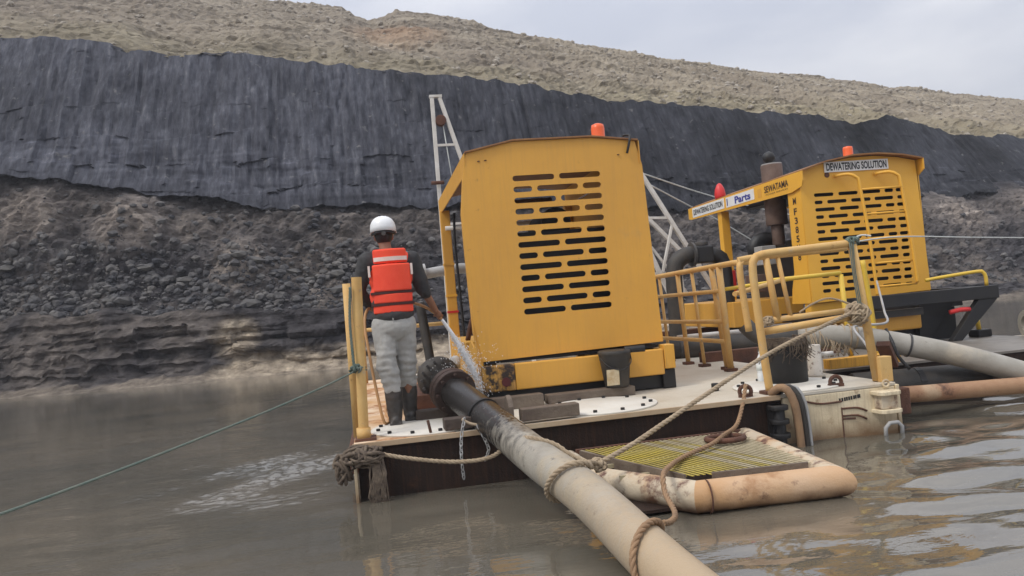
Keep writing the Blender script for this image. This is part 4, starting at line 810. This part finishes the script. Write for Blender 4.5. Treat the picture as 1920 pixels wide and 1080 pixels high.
# ================================================================== THINGS ON THE DECK
def deck_things():
    def timber(label,a,b,rz=0,m='wood'):
        o=tag(obj('timber',MB().box(a,b,Matrix.Rotation(rz,3,'Z')),m,None,.008),label,'timber')
    timber('dark timber under the pipe flange, nearest the worker\'s boots',(.27,7.12,DZ+.001),(.95,7.26,.55),-.03)
    timber('short dark block on the near deck edge left of the pipe',(.46,6.33,.47),(.74,6.47,.56),.04)
    timber('short dark timber on the near deck edge right of the pipe',(1.10,6.32,.472),(1.60,6.44,.575),.05,'woodtop')
    timber('long dark timber lying in front of the yellow skid under the bucket',(1.55,7.34,DZ+.001),(2.44,7.5,.54),.03,'woodtop'); timber('dark timber in front of the yellow skid beside the pipe',(.98,7.28,DZ+.001),(1.50,7.42,.57),.02,'woodtop')
    t=thing('bucket','black plastic bucket with a stained paper label','bucket',(2.28,7.43,.545))
    obj('shell',MB().lathe((2.28,7.42,.546),[(.115,0),(.12,.01),(.15,.26),(.155,.27),(.155,.31),(.16,.315),(.165,.33),(.165,.355),(.15,.36)],28),'blackmud',t); obj('paper_label',MB().box((2.14,7.272,.575),(2.265,7.279,.73),Matrix.Rotation(math.radians(6),3,'X')),'paper',t)
    obj('bail_handle',MB().tube(spline([(2.12,7.42,.86),(2.17,7.29,.76),(2.3,7.25,.72),(2.4,7.29,.78),(2.44,7.42,.86)],.04),.006,6),'black',t); obj('handle_stub',MB().cyl((2.38,7.4,.90),(2.58,7.36,.90),.035,12),'black',t,.005)
    t=thing('drum','upright black drum draped with frayed rope on the right hatch','drum',(3.86,6.98,.467))
    obj('shell',MB().lathe((3.86,6.98,.468),[(.195,0),(.195,.36),(.198,.37),(.198,.40),(.18,.40),(.178,.2)],32),'black',t)
    mb=MB()
    for i in range(90):
        a=random.uniform(math.pi*.9,math.pi*2.15); p=Vector((3.86+.2*math.cos(a),6.98+.2*math.sin(a),.87)); L=random.uniform(.06,.22)
        d=Vector((math.cos(a),math.sin(a),0)); mb.tube([p-d*.06+Vector((0,0,.01)),p+d*.01,p+d*.012+Vector((random.uniform(-.05,.05),0,-L*.6)),p+d*.014+Vector((random.uniform(-.08,.08),0,-L))],.0035,4)
    for i in range(16):
        z=.84+.045*random.random(); mb.tube([Vector((3.86+.204*math.cos(a),6.98+.204*math.sin(a),z+.02*math.sin(3*a+i))) for a in np.linspace(math.pi*.8,math.pi*2.2,22)],.009,5)
    tag(obj('frayed_rope',mb,'fray'),'grey frayed rope fibres hanging over the black drum','rope')
    t=thing('water_bottle','clear plastic water bottle standing behind the railing post','bottle',(3.73,7.22,.467))
    obj('body',MB().lathe((3.73,7.22,.455),[(.04,0),(.05,.015),(.05,.09),(.045,.1),(.05,.115),(.05,.2),(.045,.225),(.02,.28),(.018,.29)],18),'foil',t); obj('cap',MB().cyl((3.73,7.22,.745),(3.73,7.22,.775),.022,12),'helmet',t)
    obj('print_band',MB().lathe((3.73,7.22,.575),[(.0515,0),(.0515,.06)],18),mat('pale_print',(.62,.70,.68),(.72,.76,.75),20,1,.5,bump=0),t)
    t=thing('bollard','short white bollard with a side bar beside the black drum','bollard',(4.33,7.25,DZ))
    obj('post',MB().lathe((4.33,7.25,DZ+.0),[(.085,0),(.085,.02),(.066,.03),(.066,.31),(.062,.32)],20),mat('chipped_white_paint',(.62,.58,.52),(.5,.45,.38),6,.8,.7,spots=[((.15,.1,.07),14,.55,.66)]),t); obj('side_bar',MB().cyl((4.39,7.25,.665),(4.53,7.24,.665),.024,10),'white',t)
    t=thing('cable_loop','thick muddy cable looped over the deck edge beside the cream hull panel','cable',(3.48,6.2,0))
    for k,(x,r,m) in enumerate(((3.47,.036,'ropebrown'),(3.53,.026,'blackmud'),(3.57,.015,'grey'))):
        obj('cable',MB().tube(spline([(x-.12,6.36,.46),(x-.09,6.27,.52),(x-.04,6.22,.50),(x,6.19,.38),(x+.02,6.19,.15),(x+.03,6.2,-.1)],.05),r,10),m,t)
    tag(obj('drain_hose',MB().tube(spline([(4.70,6.75,.45),(4.76,7.0,.72),(4.84,7.3,.87),(4.95,7.40,.91),(5.35,7.5,.90),(5.7,8.0,1.0),(6.3,8.9,1.2),(6.7,9.5,1.33)],.05),.013,8),'grey'),'thin grey hose draped over the thick grey pipe','hose')
    tag(obj('strap',MB().tube(spline([(5.30,7.44,.835),(5.27,7.31,.70),(5.29,7.27,.56),(5.36,7.2,.42)],.05),.018,8),'black'),'dark strap hanging round the thick grey pipe','strap')
    tag(obj('orange_buoy',MB().lathe((16.9,17.6,1.05),[(.05,-.15),(.14,-.08),(.16,0),(.14,.08),(.05,.15)],16),'orange'),'small orange float far off at the right edge','buoy')
deck_things()
# ================================================================== ROPES AND CHAIN
def tangle(name,c,R,n,r,m,label,seed):
    rd=random.Random(seed); mb=MB()
    for i in range(n):
        d=Vector((rd.gauss(0,1),rd.gauss(0,1),rd.gauss(0,1))).normalized(); u=d.orthogonal().normalized(); w=d.cross(u)
        a0=rd.uniform(0,6.28); span=rd.uniform(2,5); cc=Vector(c)+Vector([rd.uniform(-.3,.3)*R[k] for k in range(3)])
        P=[]
        for k in range(14):
            a=a0+span*k/13; q=(u*math.cos(a)+w*math.sin(a))*rd.uniform(.85,1); P.append(cc+Vector((q.x*R[0],q.y*R[1],q.z*R[2])))
        mb.tube(P,r*rd.uniform(.6,1.1),6)
    return tag(obj(name,mb,m),label,'rope')
def ropes():
    rope('mooring_rope',[(-.17,6.24,.40),(.1,6.2,.32),(.5,6.16,.245),(.78,6.05,.27),(.92,5.72,.44),(1.0,5.42,.49),(1.14,5.3,.45),(1.24,5.22,.37),(1.38,5.15,.305)],.018,'rope','tan rope sagging along the hull from the left corner over the pipe')
    rope('mooring_rope',[(1.38,5.15,.305),(1.75,5.32,.40),(2.45,5.68,.62),(3.3,6.1,.87),(4.24,6.42,1.10)],.019,'rope','tan rope stretched taut up to the railing corner')
    c=Vector((1.13,4.86,.275)); d=Vector((.18,-.95,-.14)).normalized(); u=Vector((0,0,1)); u=(u-d*u.dot(d)).normalized(); w=d.cross(u)
    loop=[c+(u*math.cos(a)+w*math.sin(a))*.158+d*(.10*math.cos(a)-.02) for a in np.linspace(-.9,4.2,26)]
    rope('mooring_rope',[(1.40,5.14,.31),(1.30,5.0,.36)]+[tuple(p) for p in loop],.019,'rope','tan rope end wound once round the grey pipe below the knot')
    tangle('rope_knot',(1.39,5.14,.305),(.05,.05,.04),16,.014,'rope','tan knot where the ropes meet beside the grey pipe',3)
    rope('lashing_rope',[(3.14,6.40,.56),(3.05,6.3,.42),(2.88,6.1,.28),(2.62,5.78,.275),(2.4,5.55,.26),(2.1,5.35,.24),(1.85,5.0,.265),(1.70,4.72,.28),(1.66,4.6,.20),(1.60,4.3,.16),(1.50,4.12,.17),(1.42,4.02,.20)],.0185,'ropebrown','brown mud-soaked rope from the deck eye across the screen to the tan pipe')
    c=Vector((1.25,3.80,.125)); d=Vector((.08,-.99,-.13)).normalized(); u=Vector((0,0,1)); u=(u-d*u.dot(d)).normalized(); w=d.cross(u)
    loop=[c+(u*math.cos(a)+w*math.sin(a))*.157+d*(.16*(a-1)/1.0-.1) for a in np.linspace(-1.6,2.6,26)]
    sgn=-1 if (w.x>0) else 1
    loop=[c+(u*math.cos(a)+w*(-sgn)*math.sin(a))*.157-d*(.12*a)for a in np.linspace(-1.9,1.7,26)]
    rope('lashing_rope',[tuple(p) for p in loop],.0185,'ropebrown','brown rope loop round the tan foreground pipe')
    rope('shore_line',[(-.21,6.44,1.02),(-.5,6.05,.93),(-1.0,5.25,.82),(-1.76,3.9,.70),(-2.4,2.7,.68)],.008,'ropegreen','thin green shore line running out over the water to the left')
    tangle('rope_knot',(-.19,6.47,1.03),(.06,.06,.035),14,.010,'ropegreen','green rope knot tied round the left railing post',5)
    rope('hanging_rope',[(-.20,6.41,1.70),(-.225,6.42,1.4),(-.22,6.41,1.02)],.012,'ropegreen','green rope running down the left railing post')
    tangle('rope_bundle',(-.20,6.22,.36),(.13,.09,.07),44,.015,'fray','frayed brown rope bundle wrapped on the near left corner of the barge',9)
    tangle('rope_bundle',(-.36,6.3,.26),(.06,.06,.10),22,.015,'fray','brown rope coil hanging over the outer left side of the barge',10)
    mb=MB()
    for i in range(26):
        x=-.10+random.uniform(-.06,.06); P=[(x,6.18,.34),(x+random.uniform(-.04,.05),6.15,.22),(x+random.uniform(-.05,.06),6.16,.05),(x+random.uniform(-.05,.07),6.2,-.06)]; mb.tube(spline(P,.06),.007,5)
    tag(obj('frayed_rope',mb,'fray'),'dark frayed rope strands hanging down the near left hull corner into the water','rope')
    tangle('rope_knot',(4.32,6.44,1.09),(.085,.08,.09),46,.014,'rope','tan rope lashing round the railing corner joint',21)
    tangle('rope_knot',(3.62,6.8,1.08),(.05,.05,.04),16,.012,'rope','tan rope lashing on the lower bar of the inner railing',22)
    rope('slack_rope',[(3.95,6.8,1.13),(4.08,6.78,1.2),(4.25,6.76,1.24),(4.42,6.7,1.17),(4.40,6.5,1.10)],.011,'rope','slack tan rope loop above the lower railing bars')
    tangle('rope_knot',(4.34,6.45,1.755),(.06,.05,.035),18,.010,'ropegreen','green rope knot on the top corner of the near railing',31)
    rope('tail_rope',[(4.34,6.45,1.77),(4.42,6.43,1.80),(4.5,6.4,1.785)],.008,'ropewhite','pale loose rope tail at the top corner of the near railing',twist=False)
    mb=MB()
    for k in range(3): mb.tube(spline([(4.285+.018*k,6.41,1.74),(4.28+.014*k,6.40,1.5),(4.30+.016*k,6.40,1.22),(4.31+.012*k,6.40,1.12)],.08),.0055,6)
    tag(obj('hanging_rope',mb,'ropegreen'),'dull green rope strands hanging down the right near railing post','rope')
    rope('shore_line',[(4.36,6.44,1.745),(5.2,6.9,1.78),(7.2,8.2,1.76),(10.5,10.4,1.75),(14,12.7,1.8)],.007,'ropewhite','thin pale line stretched from the railing past the ladder to the right',twist=False)
    mb=MB()
    for k in range(9): 
        c=Vector((4.50+.06*k,7.70-.022*k,.826-.005*k)); mb.torus(c,(.94,-.3,-.1),.127,.010,26,5)
    for i in range(26):
        x=4.45+.5*random.random(); mb.tube(spline([(x,7.52,.88),(x+random.uniform(-.06,.06),7.47,.74),(x+random.uniform(-.1,.1),7.47,.6)],.06),.005,4)
    tag(obj('frayed_rope',mb,'rope'),'pale rope wound and frayed round the end of the thick grey pipe','rope')
    def chain(name,pts,label):
        P=spline(pts,.034); mb=MB()
        for i in range(len(P)-1):
            d=(P[i+1]-P[i]).normalized(); s=d.orthogonal().normalized(); s2=d.cross(s); ax=s if i%2 else s2
            # elongated link
            w=d.cross(ax); c=(P[i]+P[i+1])/2; Q=[c+d*(.026*math.cos(a))+w*(.013*math.sin(a)) for a in np.linspace(0,2*math.pi,11)]; mb.tube(Q,.0048,5,False)
        tag(obj(name,mb,'grey'),label,'chain')
    chain('chain',[(.62,6.25,.56),(.58,6.22,.42),(.565,6.2,.25),(.57,6.2,.1)],'left chain hanging from the pipe strap over the hull')
    chain('chain',[(.72,6.22,.50),(.76,6.2,.40),(.79,6.2,.30),(.75,6.2,.22)],'right chain looped below the pipe strap')
    rope('tie_wire',[(.60,6.26,.56),(.66,6.24,.52),(.74,6.22,.50)],.012,'rope','short rope tie joining the chains under the black pipe',twist=False)
ropes()
# ================================================================== THE WORKER
def cap(mb,p0,p1,r0,r1,n=14,k=5):
    p0,p1=Vector(p0),Vector(p1); d=p1-p0; L=d.length; d.normalize(); prof=[]
    for i in range(k+1): a=math.pi/2*i/k; prof.append((r0*math.sin(a),-r0*math.cos(a)))
    for i in range(k+1): a=math.pi/2*(1-i/k); prof.append((r1*math.sin(a),L+r1*math.cos(a)))
    mb.lathe(p0,prof,n,d)
def ell(mb,c,r,rot=None,n=18):
    prof=[(math.sin(math.pi*i/12),-math.cos(math.pi*i/12)) for i in range(13)]; t=MB().lathe((0,0,0),prof,n); R=rot or Matrix.Identity(3)
    mb.add([Vector(c)+R@Vector((p[0]*r[0],p[1]*r[1],p[2]*r[2])) for p in t.v],t.f,True)
def blob(name,mb,m,parent,voxel=.009,it=3,wr=None):
    me=bpy.data.meshes.new('tmp'); me.from_pydata(mb.v,[],mb.f); o=bpy.data.objects.new('tmp',me); link(o)
    r=o.modifiers.new('r','REMESH'); r.mode='VOXEL'; r.voxel_size=voxel; s=o.modifiers.new('s','SMOOTH'); s.factor=.5; s.iterations=it
    dg=bpy.context.evaluated_depsgraph_get(); tm=o.evaluated_get(dg).to_mesh(); q=MB()
    nm=[v.normal.copy() for v in tm.vertices]
    for v,nv in zip(tm.vertices,nm):
        p=v.co.copy()
        if wr: p=p+nv*wr(p)
        q.v.append(tuple(p))
    q.f=[tuple(p.vertices) for p in tm.polygons]; q.sm=[True]*len(q.f); o.evaluated_get(dg).to_mesh_clear(); bpy.data.objects.remove(o)
    return obj(name,q,m,parent)
def worker():
    t=thing('person','worker in white hard hat, orange-red life vest and grey trousers hosing water, seen from behind','person',(.13,7.12,DZ))
    hd=Vector((.115,7.22,2.185))
    sL=Vector((-.055,7.16,1.955)); eL=Vector((-.155,7.22,1.70)); wL=Vector((-.04,7.42,1.52)); sR=Vector((.355,7.18,1.94)); eR=Vector((.435,7.24,1.665)); wR=Vector((.545,7.36,1.45)); hR=Vector((.585,7.40,1.395))
    hipL=Vector((.045,7.12,1.36)); hipR=Vector((.235,7.14,1.36)); kL=Vector((.045,7.05,.98)); kR=Vector((.225,7.17,.98)); aL=Vector((.085,7.07,.56)); aR=Vector((.225,7.25,.56))
    b=MB()
    ell(b,hd,(.076,.096,.115)); ell(b,hd+Vector((0,.035,-.055)),(.058,.062,.06)); cap(b,hd+Vector((0,-.015,-.07)),(.13,7.17,1.98),.054,.062)
    ell(b,hd+Vector((0,.098,-.02)),(.014,.022,.02)); 
    for s in (-1,1): ell(b,hd+Vector((s*.078,0,-.015)),(.013,.024,.034))
    ell(b,(.145,7.16,1.80),(.165,.105,.22)); ell(b,(.14,7.14,1.47),(.15,.1,.15))
    for a,c,r0,r1 in ((sL,eL,.052,.042),(eL,wL,.042,.03),(sR,eR,.052,.042),(eR,wR,.043,.03),(hipL,kL,.08,.055),(kL,aL,.055,.04),(hipR,kR,.08,.055),(kR,aR,.055,.04)): cap(b,a,c,r0,r1)
    cap(b,(.145,7.16,1.93),sL,.06,.055); cap(b,(.145,7.16,1.93),sR,.06,.055)
    def hand(w,d,side):      # palm plus four curled fingers and a thumb closing on the hose
        d=d.normalized(); s=d.cross(Vector((0,1,0))).normalized(); up=s.cross(d); c=w+d*.05
        b2=MB(); ell(b,c,(.034,.024,.044),Matrix((s,up,d)).transposed())
        for i,(off,L) in enumerate(((-.028,.030),(-.010,.034),(.009,.032),(.026,.026))):
            k0=c+s*off*.9+d*.034; k1=k0+d*L*.8+up*.010; k2=k1+up*L*.8-d*.002; k3=k2-d*L*.6+up*.003
            cap(b,k0,k1,.0095,.009,8,3); cap(b,k1,k2,.009,.0085,8,3); cap(b,k2,k3,.0085,.008,8,3)
        t0=c-s*side*.028-d*.015; t1=t0-s*side*.014+up*.022+d*.012; t2=t1+up*.022+d*.016+s*side*.012
        cap(b,t0,t1,.012,.010,8,3); cap(b,t1,t2,.010,.009,8,3)
    hand(wR,(hR-wR),1); hand(wL,Vector((.25,.3,-.2)),-1)
    body=blob('body',b,'skin',t,.0065,3)
    for s in (-1,1): e=MB(); ell(e,hd+Vector((s*.03,.084,.005)),(.012,.01,.008)); obj('eye',e,'eye',body)
    m=MB(); ell(m,hd+Vector((0,.088,-.062)),(.022,.008,.007)); obj('mouth',m,'rust',body)
    h=MB(); ell(h,hd+Vector((0,-.018,.012)),(.084,.092,.108)); obj('hair',h,'hair',t)
    # hard hat
    hh=MB(); c=hd+Vector((0,-.005,.035)); R=Matrix.Rotation(math.radians(-6),3,'X')
    prof=[(1.02,-.12),(1.0,.25)]+[(math.cos(a)**.8,.25+.92*math.sin(a)) for a in np.linspace(.12,1.5,10)]; tmp=MB().lathe((0,0,0),[(r*.118,z*.12) for r,z in prof],36)
    hh.add([c+R@Vector((p[0],p[1]*1.14,p[2])) for p in tmp.v],tmp.f[:-2]+[tmp.f[-1]],True)
    ho=obj('hard_hat',hh,'helmet',t); so_=ho.modifiers.new('t','SOLIDIFY'); so_.thickness=.004
    rb=MB()
    for off in (-.03,0,.03):
        P=[c+R@Vector((off,.128*math.sin(a)*.98,.03+.111*math.cos(a)-.001)) for a in np.linspace(-1.1,1.1,14)]; rb.tube(P,.004 if off else .007,6)
    obj('crown_rib',rb,'helmet',ho)
    br=MB(); br.add([c+R@Vector((r*math.sin(a),r2*math.cos(a),z)) for a in np.linspace(-1.5,1.5,16) for r,r2,z in ((.118,.134,.0),(.125,.185,-.012))],[(2*i,2*i+1,2*i+3,2*i+2) for i in range(15)],True); bo=obj('brim',br,'helmet',ho); bo.modifiers.new('t','SOLIDIFY').thickness=.004
    bk=MB().tube([c+R@Vector((.103*math.sin(a),-.118*math.cos(a),-.028)) for a in np.linspace(-1.4,1.4,14)],.013,8); obj('suspension_band',bk,'black',ho); obj('adjuster',MB().cyl(c+Vector((0,-.118,-.03)),c+Vector((0,-.145,-.03)),.02,12),'iron',ho)
    # shirt with sleeves to the elbow
    s=MB(); ell(s,(.145,7.16,1.82),(.205,.132,.22)); ell(s,(.14,7.14,1.56),(.192,.135,.17)); cap(s,(.145,7.17,1.93),sL,.08,.078); cap(s,(.145,7.17,1.93),sR,.08,.078); cap(s,sL,eL,.082,.07); cap(s,eL,eL+(wL-eL)*.75,.062,.052); cap(s,sR,eR,.082,.07); cap(s,eR,eR+(wR-eR)*.18,.062,.058); ell(s,(.14,7.135,1.45),(.195,.148,.10))
    blob('shirt',s,'shirt',t,.011,4,lambda p:.008*noise.noise(Vector((p.x*9,p.y*9,p.z*16)))+.004*noise.noise(p*34))
    # trousers
    s=MB(); ell(s,(.14,7.13,1.40),(.172,.125,.08)); ell(s,(.14,7.125,1.33),(.19,.14,.13)); 
    for hp,k,a in ((hipL,kL,aL),(hipR,kR,aR)): cap(s,hp,k,.108,.09); cap(s,k,a+Vector((0,0,.225)),.09,.084); 
    def wrk(p):
        kz=math.exp(-((p.z-1.0)/.16)**2)+.9*math.exp(-((p.z-.8)/.14)**2); return .016*kz*noise.noise(Vector((p.x*9+p.z*5,p.y*9,p.z*24)))+.010*noise.noise(Vector((p.x*14,p.y*10,p.z*7)))+.004*noise.noise(p*38)
    tr=blob('trousers',s,'trousers',t,.0105,2,wrk)
    obj('belt_loop',MB().box((.128,6.995,1.40),(.14,7.006,1.46)),'trousers',tr)
    for a,fw in ((aL,Vector((-.01,.14,0))),(aR,Vector((.03,.15,0)))):
        s=MB(); g=Vector((a.x,a.y,DZ)); cap(s,(g.x,g.y,.54),a+Vector((0,0,.20)),.066,.083); ell(s,(g.x,g.y-.015,.505),(.056,.075,.055)); ell(s,g+fw*.8+Vector((0,0,.05)),(.056,.10,.055)); s.box((g.x-.055,g.y-.085,DZ+.002),(g.x+.055,g.y+.10,DZ+.04))
        o=blob('boot',s,'boot',t,.009,3,lambda p:.005*noise.noise(Vector((p.x*12,p.y*12,p.z*26))))
    # life vest
    s=MB(); ell(s,(.145,7.16,1.80),(.205,.15,.2)); ell(s,(.14,7.155,1.62),(.198,.152,.16)); cap(s,(.05,7.16,1.96),(.255,7.16,1.95),.085,.085); 
    v=blob('life_vest',s,'vest',t,.011,5,lambda p:.004*noise.noise(Vector((p.x*9,p.y*9,p.z*14))))
    def backpad(z0,z1,x0,x1,y=7.0):
        m=MB(); n=10; V2=[];F2=[]
        for j in range(2):
            for i in range(n+1):
                q=i/n; x=x0+(x1-x0)*q; yy=y+.055*(2*q-1)**2; V2+= [(x,yy-.0,z0 if j==0 else z1),(x,yy+.06,z0 if j==0 else z1)]
        for i in range(n):
            a=2*i; b_=2*(n+1)+2*i; F2+=[(a,a+2,b_+2,b_),(a+1,b_+1,b_+3,a+3),(a,a+1,a+3,a+2),(b_,b_+2,b_+3,b_+1)]
        F2+=[(0,2*(n+1),2*(n+1)+1,1),(2*n,2*n+1,4*n+3,4*n+2)]
        m.add(V2,F2,False); return m
    obj('back_pad',backpad(1.66,1.905,-.015,.325,6.985),'vest',v,.014); obj('back_pad',backpad(1.555,1.640,-.02,.325,6.99),'vest',v,.012); obj('back_pad',backpad(1.465,1.535,-.03,.325,6.995),'vest',v,.012)
    obj('collar_pad',backpad(1.915,2.045,.0,.30,7.015),'vest',v,.016)
    obj('webbing_strap',backpad(1.638,1.660,-.045,.34,6.992),'vestdark',v); obj('webbing_strap',backpad(1.533,1.557,-.045,.34,6.994),'vestdark',v)
    obj('reflective_strip',backpad(1.935,1.972,.005,.305,7.0095),'reflect',v)
    for sx,x in ((-1,-.045),(1,.335)): obj('side_strip',MB().box((x-.008,7.04,1.80),(x+.012,7.10,1.90)),'reflect',v)
    # hose he holds and the water it throws
    hs=[(.02,8.6,.475),(.0,8.0,.475),(.03,7.3,.475),(-.02,7.05,.50),(-.06,7.05,.75),(-.10,7.1,1.1),(-.12,7.2,1.4),(-.06,7.36,1.54),(.12,7.40,1.56),(.3,7.36,1.55),(.44,7.36,1.50),(.545,7.385,1.42),(.60,7.42,1.365)]
    tag(obj('water_hose',MB().tube(spline(hs,.04),.0135,10),mat('ochre_hose_rubber',(.5,.27,.11),(.4,.22,.1),6,.8,.6,bump=.05)),'ochre rubber hose held by the worker in his right hand','hose')
    wm=bpy.data.materials.new('water_spray'); wm.use_nodes=True; pb=wm.node_tree.nodes['Principled BSDF']; pb.inputs['Base Color'].default_value=(.86,.87,.88,1); pb.inputs['Roughness'].default_value=.4; pb.inputs['Transmission Weight'].default_value=.0; pb.inputs['IOR'].default_value=1.33
    mb=MB(); A=Vector((.60,7.42,1.365)); vel=Vector((.62,.30,-.95))
    J=[A+vel*q+Vector((0,0,-.55*q*q)) for q in np.linspace(0,.5,12)]; mb.tube(J,.01,8,True,True,[.014+.022*(i/11)*(1-.5*(i/11)**3) for i in range(12)])
    for i in range(1500):
        q=.15+random.random()**.8*.45; c=A+vel*q+Vector((0,0,-.55*q*q)); sp=.006+.06*q; c=c+Vector((random.gauss(0,sp),random.gauss(0,sp),random.gauss(0,sp*.7)))
        r=random.uniform(.002,.0055); d=vel.normalized()*r*random.uniform(1.0,2.6); mb.tube([c-d,c,c+d],r,5,True,True,[r*.4,r,r*.3])
    for i in range(220):
        c=Vector((.82+random.gauss(0,.16),7.5+random.gauss(0,.15),.85+abs(random.gauss(0,.12)))); r=random.uniform(.0015,.0035); mb.tube([c,c+Vector((.3*r,0,r*3))],r,5)
    o=obj('water_spray',mb,wm); o['kind']='stuff'
worker()
# ================================================================== AIR: thin pale haze over the whole pit
def haze():
    m=bpy.data.materials.new('haze'); m.use_nodes=True; nt=m.node_tree; nt.nodes.clear(); o=nt.nodes.new('ShaderNodeOutputMaterial'); v=nt.nodes.new('ShaderNodeVolumePrincipled')
    v.inputs['Color'].default_value=(.86,.9,1,1); v.inputs['Density'].default_value=.0014; v.inputs['Anisotropy'].default_value=.2; nt.links.new(v.outputs[0],o.inputs['Volume'])
    h=obj('haze',MB().box((-262,-182,-1.7),(262,262,46)),m); h['kind']='stuff'
haze()
